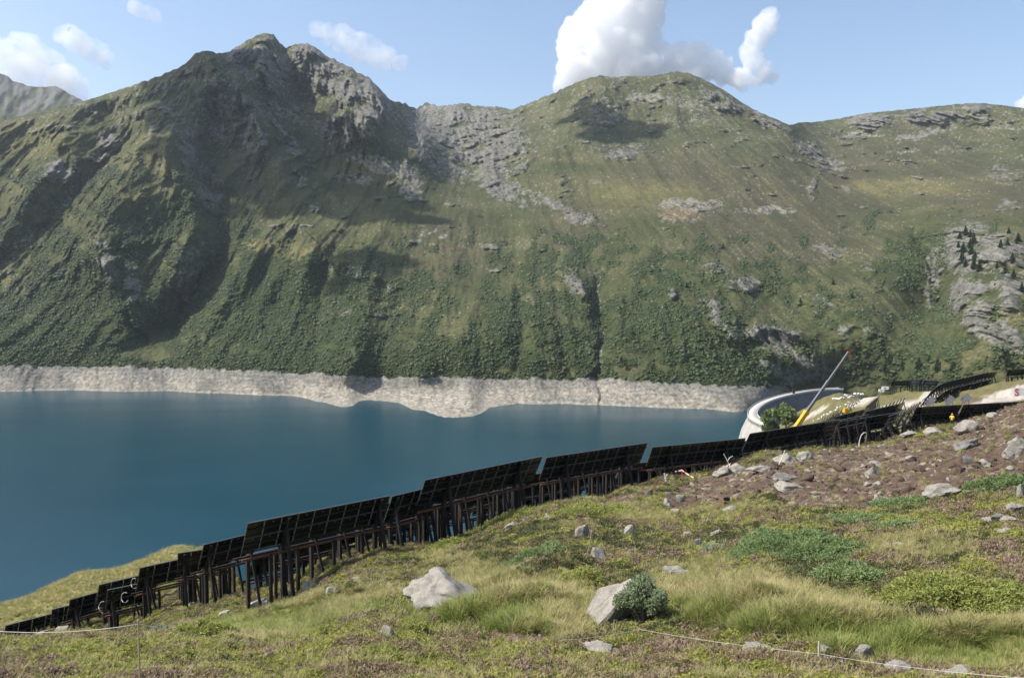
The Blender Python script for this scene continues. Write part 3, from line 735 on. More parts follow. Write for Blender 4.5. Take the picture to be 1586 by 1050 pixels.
def scatter(name, protos, P, scale, tilt=.15, zs=None, seed=0):
    r = np.random.default_rng(900 + seed); n = len(P)
    me = bpy.data.meshes.new(name); me.vertices.add(n); me.vertices.foreach_set('co', np.asarray(P, np.float32).ravel())
    def at(nm, typ, key, v):
        a = me.attributes.new(nm, typ, 'POINT'); a.data.foreach_set(key, v)
    rot = np.stack([r.normal(0, tilt, n), r.normal(0, tilt, n), r.uniform(0, 6.283, n)], -1).astype(np.float32)
    at('rot', 'FLOAT_VECTOR', 'vector', rot.ravel())
    s = np.asarray(scale, np.float32); zs = np.ones(n) if zs is None else zs
    at('scl', 'FLOAT_VECTOR', 'vector', np.stack([s, s, s * zs], -1).astype(np.float32).ravel())
    at('idx', 'INT', 'value', r.integers(0, len(protos), n).astype(np.int32))
    o = bpy.data.objects.new(name, me); COL.objects.link(o)
    cl = bpy.data.collections.new(name + '_kinds')
    for p in protos: cl.objects.link(p)
    g = bpy.data.node_groups.new(name + '_spread', 'GeometryNodeTree')
    g.interface.new_socket('Geometry', in_out='INPUT', socket_type='NodeSocketGeometry')
    g.interface.new_socket('Geometry', in_out='OUTPUT', socket_type='NodeSocketGeometry')
    N = g.nodes; Lk = g.links
    gi = N.new('NodeGroupInput'); go = N.new('NodeGroupOutput')
    ip = N.new('GeometryNodeInstanceOnPoints'); ci = N.new('GeometryNodeCollectionInfo')
    ci.inputs['Collection'].default_value = cl; ci.inputs['Separate Children'].default_value = True; ci.inputs['Reset Children'].default_value = True
    def na(nm, typ):
        q = N.new('GeometryNodeInputNamedAttribute'); q.data_type = typ; q.inputs['Name'].default_value = nm
        return [z for z in q.outputs if z.name == 'Attribute' and z.enabled][0]
    er = N.new('FunctionNodeEulerToRotation')
    Lk.new(na('rot', 'FLOAT_VECTOR'), er.inputs[0])
    Lk.new(gi.outputs[0], ip.inputs['Points']); Lk.new(ci.outputs[0], ip.inputs['Instance'])
    ip.inputs['Pick Instance'].default_value = True
    Lk.new(na('idx', 'INT'), ip.inputs['Instance Index']); Lk.new(er.outputs[0], ip.inputs['Rotation']); Lk.new(na('scl', 'FLOAT_VECTOR'), ip.inputs['Scale'])
    Lk.new(ip.outputs[0], go.inputs[0])
    md = o.modifiers.new('spread', 'NODES'); md.node_group = g
    tag(o, kind='stuff')
    return o

# bare patches keep clear of cover: (px, py, rx, ry)
CLEAR = [(930, 1010, 42, 7), (1175, 1006, 34, 6), (1048, 890, 28, 6)]
def sample_ground(n, seed, d0=10.5, d1=118.0):
    r = np.random.default_rng(seed)
    a = r.uniform(-.80, .80, n); Y = np.exp(r.uniform(math.log(d0), math.log(d1), n)); X = a * Y
    Z = ground_z(X, Y)
    px, py = project(np.stack([X, Y, Z], -1))
    return r, X, Y, Z, px, py

def build_cover():
    r, X, Y, Z, px, py = sample_ground(190000, 61)
    dirt, grass, bil, n, n2 = zones(px, py, X, Y)
    ok = (py > 560) & (py < 1250)
    for cx, cyy, rx, ry in CLEAR: ok &= blob(px, py, cx, cyy, rx, ry) < .4
    P = np.stack([X, Y, Z], -1)
    sc = .82 * (Y / 20) ** .42
    u = r.uniform(0, 1, len(X)); q = fbm(X / 2.4, Y / 2.4, 7, 3, 281)
    g = ok & (u < np.clip(grass * .95 + .13 * (1 - dirt) + .03 * dirt, 0, 1))
    lush = np.maximum.reduce([blob(px, py, 700, 955, 140, 26, 4), blob(px, py, 1340, 1000, 150, 22, 8), .8 * blob(px, py, 1110, 965, 90, 26), .8 * blob(px, py, 430, 965, 140, 22), blob(px, py, 1540, 1010, 80, 30), .6 * blob(px, py, 250, 900, 120, 20, -18)])
    lg = g & (r.uniform(0, 1, len(X)) < np.clip(lush * 1.1 + .04 + .5 * q, 0, 1))
    tall = 1 + .6 * blob(px, py, 1180, 955, 160, 40, 12) + .8 * blob(px, py, 745, 945, 120, 40) + .6 * blob(px, py, 1350, 990, 120, 26)
    s = sc * r.uniform(.55, 1.25, len(X)) * tall; zz = r.uniform(.7, 1.2, len(X))
    scatter('meadow_grass', [grass_proto(i, M_LUSH) for i in range(4)], P[lg], s[lg], .18, zz[lg], 1)
    dg = g & ~lg
    scatter('dry_grass', [grass_proto(10 + i, M_GRASS) for i in range(4)], P[dg], s[dg], .22, zz[dg], 5)
    u2 = r.uniform(0, 1, len(X)); rest = ok & ~g & (u2 < np.clip((1 - grass * .85) * (1 - dirt * .985) * .72, 0, 1))
    dark = fbm(X / 2.8, Y / 2.8, 13, 3, 285) + .45 * blob(px, py, 850, 860, 170, 40, -6) + .35 * blob(px, py, 1250, 890, 120, 26) - .5 * sstep(975, 1000, py)
    k = dark + .25 * r.normal(0, 1, len(X)) > .17
    cw = rest & k
    sz = sc * r.uniform(.55, 1.2, len(X)); zh = r.uniform(.6, 1.3, len(X))
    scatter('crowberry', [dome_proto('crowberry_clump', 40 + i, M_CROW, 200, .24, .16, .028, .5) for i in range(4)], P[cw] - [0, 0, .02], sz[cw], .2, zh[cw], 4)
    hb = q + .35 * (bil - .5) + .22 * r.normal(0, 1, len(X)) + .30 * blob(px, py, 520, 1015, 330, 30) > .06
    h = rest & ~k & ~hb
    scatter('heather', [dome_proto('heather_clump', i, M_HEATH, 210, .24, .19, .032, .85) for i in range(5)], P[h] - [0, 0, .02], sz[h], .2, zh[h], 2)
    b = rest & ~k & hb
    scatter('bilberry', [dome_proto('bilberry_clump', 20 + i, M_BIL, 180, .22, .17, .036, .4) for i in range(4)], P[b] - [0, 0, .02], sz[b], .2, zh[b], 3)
build_cover()

# ---- rocks
def rock_mat(name, a, b, lichen):
    k = Nodes(name)
    tc = k.new('ShaderNodeTexCoord')
    n1 = k.noise(2.4, 8, 0.65, tc.outputs['Object']); n2 = k.noise(14, 5, 0.7, tc.outputs['Object'])
    rp = k.ramp(n1.outputs[0], [(.30, a), (.62, b), (.8, [min(1, c * 1.25) for c in b])])
    lm = k.ramp(k.noise(5, 4, .6, tc.outputs['Object']).outputs[0], [(.56, (0, 0, 0)), (.66, (1, 1, 1))])
    c = k.mix(rp.outputs[0], lichen, lm.outputs[0])
    dk = k.ramp(n2.outputs[0], [(.3, (.62, .62, .62)), (.6, (1.05, 1.05, 1.05))])
    k.link(k.mix(c, dk.outputs[0], .8, 'MULTIPLY'), k.b.inputs['Base Color'])
    k.b.inputs['Roughness'].default_value = .9
    k.b.inputs['Specular IOR Level'].default_value = .2
    k.bump(n2.outputs[0], .7, .05)
    return k.m
M_ROCK = rock_mat('gneiss', (.17, .16, .135), (.30, .285, .245), (.27, .275, .18))
M_ROCK_W = rock_mat('pale_gneiss', (.19, .175, .15), (.33, .305, .265), (.26, .25, .19))
M_ROCK_D = rock_mat('slaty_gneiss', (.11, .105, .095), (.21, .20, .18), (.19, .19, .14))

def rock_mesh(seed, sub=4, planes=15, rough=.10, layer=0.0):
    r = np.random.default_rng(seed)
    bm = bmesh.new(); bmesh.ops.create_icosphere(bm, subdivisions=sub, radius=1.0)
    V = np.array([v.co[:] for v in bm.verts]); Fc = np.array([[v.index for v in f.verts] for f in bm.faces]); bm.free()
    N = r.normal(size=(planes, 3)); N /= np.linalg.norm(N, axis=1)[:, None]
    dd = r.uniform(.42, .80, planes)
    s = np.full(len(V), 1.0)
    for nn, q in zip(N, dd):
        c = V @ nn
        s = np.where(c > 1e-3, np.minimum(s, q / np.maximum(c, 1e-3)), s)
    V = V * s[:, None]
    d = rough * fbm(V[:, 0] * 2.1 + seed, V[:, 1] * 2.1, V[:, 2] * 2.1, 4, 251) - rough * .9 * np.clip(ridged(V[:, 0] * 1.5 + seed, V[:, 1] * 1.5, V[:, 2] * 2.6, 2, 255) - .55, 0, 1)
    if layer: d = d + layer * np.sin(V[:, 2] * 11 + 2 * V[:, 0] + fbm(V[:, 0] * 2, V[:, 1] * 2, V[:, 2], 3, 257) * 3)
    L = np.linalg.norm(V, axis=1)
    V = V * (1 + d / np.maximum(L, .3))[:, None]
    V -= (V.max(0) + V.min(0)) / 2
    V /= (V.max(0) - V.min(0)) / 2
    return V, Fc

def shade_rock(o):
    me = o.data
    me.polygons.foreach_set('use_smooth', np.ones(len(me.polygons), bool))
    try: me.set_sharp_from_angle(angle=math.radians(28))
    except Exception: pass

def rock(px, pyb, w, h, mat=None, seed=0, taper=0.0,  label=None, name='rock', depth=1.0, tilt=(0, 0), group=None, sink=.55, layer=0.0, rough=.10, sub=4, rz=None):
    """a rock whose visible outline is w by h photo pixels, standing at pixel (px, pyb)"""
    p = hit(px, pyb)
    s = p[1] / F
    ww, hh = w * s, h * s
    r = random.Random(seed)
    V, Fc = rock_mesh(seed + 1000, sub, 15, rough, layer)
    if taper: V[:, 2] = np.where(V[:, 2] > -.2, -.2 + (V[:, 2] + .2) * (1 - taper * sstep(-.5, .9, V[:, 0])), V[:, 2])
    V = V * np.array([ww / 2, ww * depth / 2, hh * (1 + sink) / 2 * 1.05])
    V[:, 2] += hh * (1 - sink) / 2
    o = mesh_from(name, V, Fc, mat or M_ROCK)
    shade_rock(o)
    o.location = (p[0], p[1] + ww * depth * .3, p[2])
    o.rotation_euler = (math.radians(tilt[0]), math.radians(tilt[1]), r.uniform(-.4, .4) if rz is None else rz)
    tag(o, label, 'rock', group)
    return o
# ---------------------------------------------------------------- rocks one can pick out
def build_rocks():
    R = [
        # px, base y, w, h, material, label, extra
        (690, 950, 150, 52, 'W', 'big pale lichen-grey boulder with a dark crease in the grass below the panel row', dict(depth=.8, name='boulder', rough=.13, sub=5, seed=21, taper=.7, sink=.7, rz=.05)),
        (929, 872, 30, 24, 'W', 'slanting pale rock right of the leaning wooden stake', dict(tilt=(0, -30))),
        (902, 832, 25, 18, 'W', 'pale blocky rock just left of the leaning wooden stake', {}),
        (976, 832, 22, 18, 'W', 'pointed pale rock on the heath right of the wooden stake', {}),
        (795, 818, 28, 9, 'W', 'low flat pale rock on the green bank under the panel row', {}),
        (848, 803, 13, 8, 'W', 'small round pale rock at the brown bank edge below the panels', {}),
        (399, 942, 40, 12, 'W', 'long flat cream rock lying at the foot of the nearest posts', dict(tilt=(0, -14))),
        (444, 927, 17, 10, 'W', 'small pale block between two of the nearest black posts', {}),
        (478, 918, 22, 17, 'W', 'pale rock right of the nearest diagonal strut', {}),
        (511, 924, 26, 13, 'W', 'angular pale rock alone on the grass below the nearest panel table', dict(tilt=(0, -12))),
        (551, 902, 12, 9, 'W', 'small white rock at the feet of thin brown posts', {}),
        (1055, 778, 16, 11, 'W', 'right one of two small white rocks below the striped tape', {}),
        (1034, 782, 16, 9, 'W', 'left one of two small white rocks below the striped tape', {}),
        (1045, 795, 18, 6, 'W', 'thin white slab in the heath under the two small white rocks', {}),
        (1133, 794, 26, 9, 'W', 'pale rock at the upper end of the rusty beam', {}),
        (1145, 734, 28, 15, 'W', 'pale block right of the white forked stick', {}),
        (1122, 737, 34, 13, 'W', 'long pale block left of the white forked stick', {}),
        (1178, 731, 42, 8, 'W', 'flat pale ledge right of the white forked stick', {}),
        (1219, 719, 38, 16, 'W', 'large rounded grey rock beside the leaning white stake', dict(depth=.8)),
        (1249, 713, 26, 13, 'W', 'pale rock directly right of the rock with the leaning stake', {}),
        (1215, 747, 44, 12, 'D', 'dark flat slab lying on top of a pale rock at the dirt edge', dict(layer=.05)),
        (1226, 760, 46, 12, 'W', 'pale rock under the dark flat slab at the dirt edge', {}),
        (1353, 738, 26, 15, 'W', 'largest round pale rock in the middle of the churned brown soil', {}),
        (1359, 723, 22, 9, 'W', 'flat pale rock just above the round rock in the brown soil', {}),
        (1413, 715, 20, 9, 'W', 'pale wedge rock in the upper brown soil', dict(tilt=(0, 14))),
        (1466, 771, 58, 22, 'L', 'layered grey slab tilted upward at the lower edge of the brown soil', dict(layer=.06, tilt=(0, -18), depth=.6)),
        (1361, 779, 15, 12, 'W', 'small upright grey rock below the brown soil', {}),
        (1346, 753, 14, 7, 'W', 'small pale rock under the round rock in the brown soil', {}),
        (1500, 696, 42, 15, 'D', 'broad flat grey slab on the brown slope below the panel row end', dict(layer=.05)),
        (1578, 694, 26, 16, 'L', 'grey slab rock tipping over at the right edge below the earth mound', dict(tilt=(0, 18))),
        (1573, 709, 30, 18, 'W', 'pale rock at the right edge under the tipping slab', {}),
        (1526, 724, 28, 12, 'W', 'rounded cream rock at the right end of the brown soil', {}),
        (1503, 719, 20, 13, 'D', 'dark cracked rock beside the cream rock at the right end of the soil', {}),
        (1583, 772, 14, 22, 'L', 'grey rock cut off by the right picture edge', {}),
        (1575, 794, 30, 13, 'W', 'pale flat-topped rock at the right edge above the stone heap', {}),
        (1549, 805, 24, 9, 'D', 'dark slate on top of the stone heap at the right edge', dict(layer=.05)),
        (1530, 814, 40, 11, 'W', 'lowest left pale slab of the stone heap at the right edge', {}),
        (1568, 812, 32, 12, 'W', 'right pale slab of the stone heap at the right edge', {}),
        (1562, 828, 28, 9, 'W', 'tilted pale rock below the stone heap at the right edge', dict(tilt=(0, -10))),
        (1391, 849, 34, 8, 'W', 'flat pale stone in the heather right of the wide juniper', {}),
        (1225, 783, 24, 5, 'W', 'thin pale stone at the top edge of the wide juniper', {}),
        (1412, 677, 32, 9, 'W', 'left flat boulder at the feet of the far right panel posts', {}),
        (1448, 673, 28, 10, 'W', 'middle flat boulder at the feet of the far right panel posts', {}),
        (1502, 668, 36, 17, 'W', 'big light rock leaning on the earth mound under the far right panels', dict(tilt=(0, -20))),
        (1538, 647, 16, 8, 'W', 'pale rock on top of the earth mound', {}),
        (1067, 831, 20, 8, 'W', 'slanting pale rock in heather, left of three near the wide juniper', dict(tilt=(0, -25))),
        (1082, 849, 16, 15, 'W', 'upright pale rock, lowest of three left of the wide juniper', {}),
        (1112, 831, 22, 9, 'W', 'rounded pale rock, right of three left of the wide juniper', {}),
        (1438, 980, 26, 7, 'W', 'flat white stone lying on the grass below the yellow juniper', {}),
        (1340, 1022, 30, 24, 'L', 'square grey block under the overhanging grass near the white peg', dict(sub=4)),
        (1283, 1015, 22, 15, 'L', 'grey stone just right of the white peg', {}),
        (1397, 1046, 42, 18, 'L', 'pale slab under the rope at the lower right', {}),
        (1497, 1056, 56, 16, 'L', 'grey slab cut by the lower picture edge under the rope', {}),
        (1048, 893, 46, 11, 'W', 'white broken outcrop at the top of the tall yellow grass', dict(rough=.2)),
        (881, 948, 14, 7, 'W', 'small pale stone left of the tall slanting boulder', {}),
        (598, 988, 26, 18, 'W', 'grey stone in leaves at the lower left of the big boulder', {}),
        (1007, 771, 15, 13, 'D', 'dark upright rock at the left end of the brown bank', {}),
        (928, 1012, 60, 7, 'W', 'bare white stone patch among foreground heather', dict(rough=.22)),
        (1176, 1008, 52, 7, 'W', 'bare pale stone patch in front of the tall grass', dict(rough=.22)),
        (92, 984, 30, 12, 'W', 'bright white rock under the leftmost panels', {}),
        (64, 987, 24, 9, 'W', 'flat white rock under the end of the leftmost panel table', {}),
        (295, 941, 16, 8, 'W', 'pale stone behind the left posts above the green shrub', {}),
        (346, 953, 20, 7, 'W', 'long pale stone right of the left posts', {}),
    ]
    mats = {'L': M_ROCK, 'W': M_ROCK_W, 'D': M_ROCK_D}
    for i, (px, py, w, h, m, lab, kw) in enumerate(R):
        kw = dict(kw); kw.setdefault('seed', 30 + i); kw.setdefault('sub', 3 if w < 24 else 4); kw.setdefault('depth', .8)
        rock(px, py, w, h, mats[m], label=lab, **kw)
    p = hit(935, 972); s = p[1] / F; V, Fc = rock_mesh(1077, 5, 11, .10)
    o = mesh_from('boulder', V * np.array([84 * s, 34 * s, 32 * s]), Fc, M_ROCK_W); shade_rock(o)
    o.location = pt(944, 946, p[1] + .5); o.rotation_euler = (0, math.radians(-50), 0)
    tag(o, 'long pale slab boulder leaning up to the right beside the grey-green willow bush', 'rock')
    # loose rubble in the churned soil: too many to count
    ps = []
    for i in range(5):
        V, Fc = rock_mesh(2000 + i, 2, 10, .12)
        o = mesh_from('stone', V * np.array([.5, .4, .3]), Fc, (M_ROCK_W, M_ROCK, M_ROCK_W, M_ROCK_W, M_SOIL)[i], link=False); ps.append(o)
    r, X, Y, Z, px, py = sample_ground(26000, 77, 13, 118)
    dm = dirt_mask(px, py)
    n = fbm(X / 2.5, Y / 2.5, 8, 3, 261)
    keep = (r.uniform(0, 1, len(X)) < np.clip(sstep(.35, .8, dm + .5 * n) * .5 + .010, 0, 1)) & (py > 580)
    s = r.pareto(2.2, len(X)) * .10 + .07
    scatter('rubble', ps, np.stack([X, Y, Z + .02], -1)[keep], np.minimum(s, .62)[keep] * (Y[keep] / 55) ** .4, .4, None, 9)
    clods = []
    for i in range(3):
        V, Fc = rock_mesh(2100 + i, 2, 8, .3)
        clods.append(mesh_from('clod', V * np.array([.5, .5, .35]), Fc, M_SOIL, link=False))
    r, X, Y, Z, px, py = sample_ground(30000, 78, 20, 118)
    dm = dirt_mask(px, py)
    keep = (r.uniform(0, 1, len(X)) < sstep(.45, .9, dm + .4 * fbm(X / 2, Y / 2, 3, 3, 265)) * .5) & (py > 580) & (Y > 40)
    scatter('soil_clods', clods, np.stack([X, Y, Z - .01], -1)[keep], (r.pareto(2.3, len(X)) * .2 + .14).clip(0, .95)[keep], .4, None, 10)
M_SOIL = simple_mat('peaty_soil', (.092, .066, .050), 1.0, 0, .45, 5.0, .1, .05)
build_rocks()

# ---------------------------------------------------------------- shrubs that stand by themselves
M_BARK = simple_mat('grey_bark', (.10, .085, .07), .9, 0, .35, 12, .1)
def shrub_sprigs(name, px, pyb, w, h, depth, mat, label, n, size, seed, kind='juniper', lift=0.0):
    p = hit(px, pyb); s = p[1] / F
    rx, ry, rz = w * s / 2, w * s / 2 * depth, h * s
    cx, cyy = p[0], p[1] + ry * .75
    r = np.random.default_rng(seed)
    u = np.sqrt(r.uniform(0, 1, n)); th = r.uniform(0, 6.283, n)
    lx, ly = u * np.cos(th) * rx, u * np.sin(th) * ry
    edge = 1 + .28 * perlin(np.cos(th) * 2.2 + seed, np.sin(th) * 2.2, 0, 17)
    lx *= edge; ly *= edge
    X, Y = cx + lx, cyy + ly
    top = np.sqrt(np.clip(1 - u ** 2.4, 0, 1)) * rz * (.75 + .45 * fbm(lx / .8 + seed, ly / .8, 0, 3, 271))
    if kind == 'willow':
        nl = 9; la = r.uniform(0, 6.28, nl); lr_ = r.uniform(.1, .75, nl)
        LC = np.stack([np.cos(la) * lr_ * rx, np.sin(la) * lr_ * ry, rz * (r.uniform(.35, .8, nl) * (1.05 - .5 * lr_))], -1); LS = r.uniform(.22, .42, nl) * rx
        w_ = r.integers(0, nl, n); uu = r.normal(size=(n, 3)); uu /= np.linalg.norm(uu, axis=1)[:, None]
        PP = LC[w_] + uu * (LS[w_] * r.uniform(.35, 1.08, n))[:, None]
        lx, ly = PP[:, 0], PP[:, 1]; X, Y = cx + lx, cyy + ly
        top = np.maximum(PP[:, 2], .03)
    f = r.uniform(0, 1, n) ** .42 if kind == 'juniper' else np.ones(n)
    g = ground_z(X, Y)
    Z = g + np.maximum(top, .12) * f + lift
    C0 = np.stack([X, Y, Z], -1); base = np.array([cx, cyy, gz(cx, cyy)])
    k = 6
    dirs = np.stack([lx / rx * .9, ly / ry * .9, np.full(n, .75)], -1) + r.normal(0, .45, (n, 3))
    dirs /= np.linalg.norm(dirs, axis=1)[:, None]
    tt = r.uniform(0, 1, (n, k))
    C = C0[:, None, :] + dirs[:, None, :] * (tt * size * 2.2)[..., None] + r.normal(0, size * .35, (n, k, 3))
    C = C.reshape(-1, 3); nn = len(C)
    dd = np.repeat(dirs, k, 0) + r.normal(0, .55, (nn, 3)); dd /= np.linalg.norm(dd, axis=1)[:, None]
    b = np.cross(dd, r.normal(size=(nn, 3))); b /= np.linalg.norm(b, axis=1)[:, None]
    sz = size * r.uniform(.6, 1.3, nn)[:, None]
    V, Fc = quads(C - base, dd * sz * .8, b * sz * (.24 if kind == 'juniper' else .36))
    root = empty(name, base, 0, label, 'shrub')
    o = mesh_from('foliage', V, Fc, mat, parent=root)
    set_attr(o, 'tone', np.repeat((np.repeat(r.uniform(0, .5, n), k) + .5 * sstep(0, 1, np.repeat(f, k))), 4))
    # stems
    SV, SF = [], []
    for q in range(14):
        a = r.uniform(0, 6.28); e = np.array([math.cos(a) * rx * r.uniform(.3, .75), math.sin(a) * ry * r.uniform(.3, .75), 0])
        e[2] = gz(cx + e[0], cyy + e[1]) - base[2] + rz * r.uniform(.25, .6)
        add_tube(SV, SF, [(0, 0, -.05), tuple(e * .5 + np.array([0, 0, rz * .1])), tuple(e)], [.05 * max(.6, rz), .03, .012], 5)
    mesh_from('stem', SV, SF, M_BARK, parent=root)
    return root

def add_tube(V, Fc, pts, rad, seg=6, cap=True):
    pts = [Vector(p) for p in pts]
    if not hasattr(rad, '__len__'): rad = [rad] * len(pts)
    q0 = len(V)
    for i, p in enumerate(pts):
        d = (pts[min(i + 1, len(pts) - 1)] - pts[max(i - 1, 0)]).normalized()
        a = d.orthogonal().normalized(); b = d.cross(a)
        if i and a.dot(pa) < 0: a, b = -a, -b
        if i:
            a = (pa - d * pa.dot(d)).normalized(); b = d.cross(a)
        pa = a
        for s in range(seg):
            t = 6.28318 * s / seg
            V.append(tuple(p + (a * math.cos(t) + b * math.sin(t)) * rad[i]))
    for i in range(len(pts) - 1):
        for s in range(seg):
            s2 = (s + 1) % seg; o = q0 + i * seg
            Fc.append((o + s, o + s2, o + seg + s2, o + seg + s))
    if cap:
        Fc.append(tuple(range(q0 + seg - 1, q0 - 1, -1))); o = q0 + (len(pts) - 1) * seg; Fc.append(tuple(range(o, o + seg)))

def add_box(V, Fc, lo, hi, M=None):
    q = len(V)
    for z in (lo[2], hi[2]):
        for y in (lo[1], hi[1]):
            for x in (lo[0], hi[0]):
                v = Vector((x, y, z)); V.append(tuple(M @ v if M else v))
    for f in ((0, 2, 3, 1), (4, 5, 7, 6), (0, 1, 5, 4), (2, 6, 7, 3), (0, 4, 6, 2), (1, 3, 7, 5)):
        Fc.append(tuple(q + i for i in f))

def add_bar(V, Fc, a, b, w, d, up=(0, 0, 1)):
    """rectangular bar from a to b, w wide, d deep"""
    a, b = Vector(a), Vector(b); L = (b - a).length
    z = (b - a).normalized(); x = Vector(up).cross(z)
    if x.length < 1e-4: x = Vector((1, 0, 0)).cross(z)
    x.normalize(); y = z.cross(x)
    M = Matrix(((x[0], y[0], z[0], a[0]), (x[1], y[1], z[1], a[1]), (x[2], y[2], z[2], a[2]), (0, 0, 0, 1)))
    add_box(V, Fc, (-w / 2, -d / 2, 0), (w / 2, d / 2, L), M)

def build_shrubs():
    J = [(1262, 868, 205, 26, 1.25, M_JUN, 'wide low blue-green juniper in the middle of the right heath', 8000, .075),
         (1345, 812, 90, 10, 1.2, M_JUN, 'low green juniper tongue on the right end of the wide juniper', 1500, .085),
         (1510, 960, 250, 58, .85, M_JUN_Y, 'large yellow-green juniper at the right picture edge', 9000, .065),
         (1560, 758, 90, 26, .8, M_JUN, 'green shrub patch beside the layered slab at the right edge', 1500, .09),
         (1400, 786, 90, 12, 1.0, M_JUN, 'flat green shrub below the churned soil', 1100, .09),
         (1400, 822, 60, 14, 1.0, M_JUN, 'small green juniper right of the wide one in the heath', 700, .085),
         (305, 995, 95, 32, .8, M_JUN_Y, 'bright green juniper below the left posts behind the rope', 1800, .09),
         (770, 812, 150, 16, 1.0, M_JUN_Y, 'low bright green mat along the bank under the middle panels', 2200, .09),
         (930, 806, 130, 16, 1.0, M_JUN_Y, 'low green mat on the bank right of the middle panels', 1700, .09),
         (690, 850, 70, 13, 1.0, M_JUN_Y, 'bright green shrub strip at the feet of the middle posts', 900, .09),
         (830, 870, 100, 20, .8, M_JUN, 'dark green shrub patch above the tall grass', 1400, .08),
         (905, 905, 70, 26, .8, M_JUN_Y, 'leafy green shrub in the hollow left of the tall slanting boulder', 1000, .07),
         (1325, 905, 110, 26, .8, M_JUN, 'dark green bush between the two junipers', 1500, .075),
         (245, 982, 34, 15, .8, M_WIL, 'small grey-green willow at the left posts', 400, .09),
         (640, 985, 40, 26, .8, M_JUN_Y, 'fresh green leafy plant at the left foot of the big boulder', 500, .06),
         (1105, 858, 40, 15, .8, M_WIL, 'small grey-green bush beside the upright pale rock', 400, .06)]
    for i, (px, py, w, h, dp, m, lab, n, sz) in enumerate(J):
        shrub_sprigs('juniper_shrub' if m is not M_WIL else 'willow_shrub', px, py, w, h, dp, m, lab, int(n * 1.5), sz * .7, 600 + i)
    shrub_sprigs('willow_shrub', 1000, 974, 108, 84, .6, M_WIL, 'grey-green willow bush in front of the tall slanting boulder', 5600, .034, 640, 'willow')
build_shrubs()

# ---------------------------------------------------------------- solar tables
M_PANEL = Nodes('solar_module_back')
def _panel():
    k = M_PANEL
    tc = k.new('ShaderNodeTexCoord'); nz = k.noise(3, 3, .5, tc.outputs['Object'])
    rp = k.ramp(nz.outputs[0], [(.3, (.006, .007, .008)), (.8, (.013, .013, .014))])
    k.link(rp.outputs[0], k.b.inputs['Base Color']); k.b.inputs['Roughness'].default_value = .22
    k.b.inputs['Specular IOR Level'].default_value = .35
    return k.m
M_PANEL = _panel()
M_FRAME = simple_mat('black_module_frame', (.085, .085, .088), .45, .4, .2, 4)
M_EDGE_LIT = simple_mat('sunlit_edge', (.32, .32, .33), .4, .9, .1, 4)  # pale tone paints in the sunlit top edge of the tables
M_STEEL = simple_mat('dark_weathered_steel', (.026, .024, .024), .65, .3, .4, 3)
M_RUST = simple_mat('rusty_steel', (.13, .058, .03), .85, .1, .5, 4)
M_RUSTD = simple_mat('brown_steel', (.038, .028, .024), .8, .15, .4, 3)
M_BLUE = Nodes('blue_solar_cells')
def _blue():
    k = M_BLUE
    k.b.inputs['Base Color'].default_value = (.018, .026, .075, 1); k.b.inputs['Roughness'].default_value = .12
    tc = k.new('ShaderNodeTexCoord'); br = k.new('ShaderNodeTexBrick', Scale=1.0); k.link(tc.outputs['Object'], br.inputs['Vector'])
    br.inputs['Color1'].default_value = (.018, .026, .085, 1); br.inputs['Color2'].default_value = (.022, .03, .095, 1); br.inputs['Mortar'].default_value = (.2, .21, .24, 1)
    br.inputs['Brick Width'].default_value = 1.1; br.inputs['Row Height'].default_value = 1.05; br.inputs['Mortar Size'].default_value = .02; br.offset = 0
    k.link(br.outputs[0], k.b.inputs['Base Color'])
    return k.m
M_BLUE = _blue()

_mod_cache = {}
def module_mesh(w, h):
    key = (round(w, 3), round(h, 3))
    if key not in _mod_cache:
        V, Fc = [], []
        t = .018; e = .03
        add_box(V, Fc, (e, -t / 2, e), (w - e, t / 2, h - e))
        n0 = len(Fc)
        f = .045
        add_box(V, Fc, (0, -f / 2, 0), (w, f / 2, e)); add_box(V, Fc, (0, -f / 2, h - e), (w, f / 2, h))
        add_box(V, Fc, (0, -f / 2, e), (e, f / 2, h - e)); add_box(V, Fc, (w - e, -f / 2, e), (w, f / 2, h - e))
        add_box(V, Fc, (w * .44, -f / 2 - .03, h * .80), (w * .56, -f / 2 + .01, h * .90))
        o = mesh_from('solar_module', V, Fc, M_PANEL, link=False)
        o.data.materials.append(M_FRAME)
        mi = np.zeros(len(Fc), np.int32); mi[n0:] = 1
        o.data.polygons.foreach_set('material_index', mi)
        _mod_cache[key] = o.data
    return _mod_cache[key]

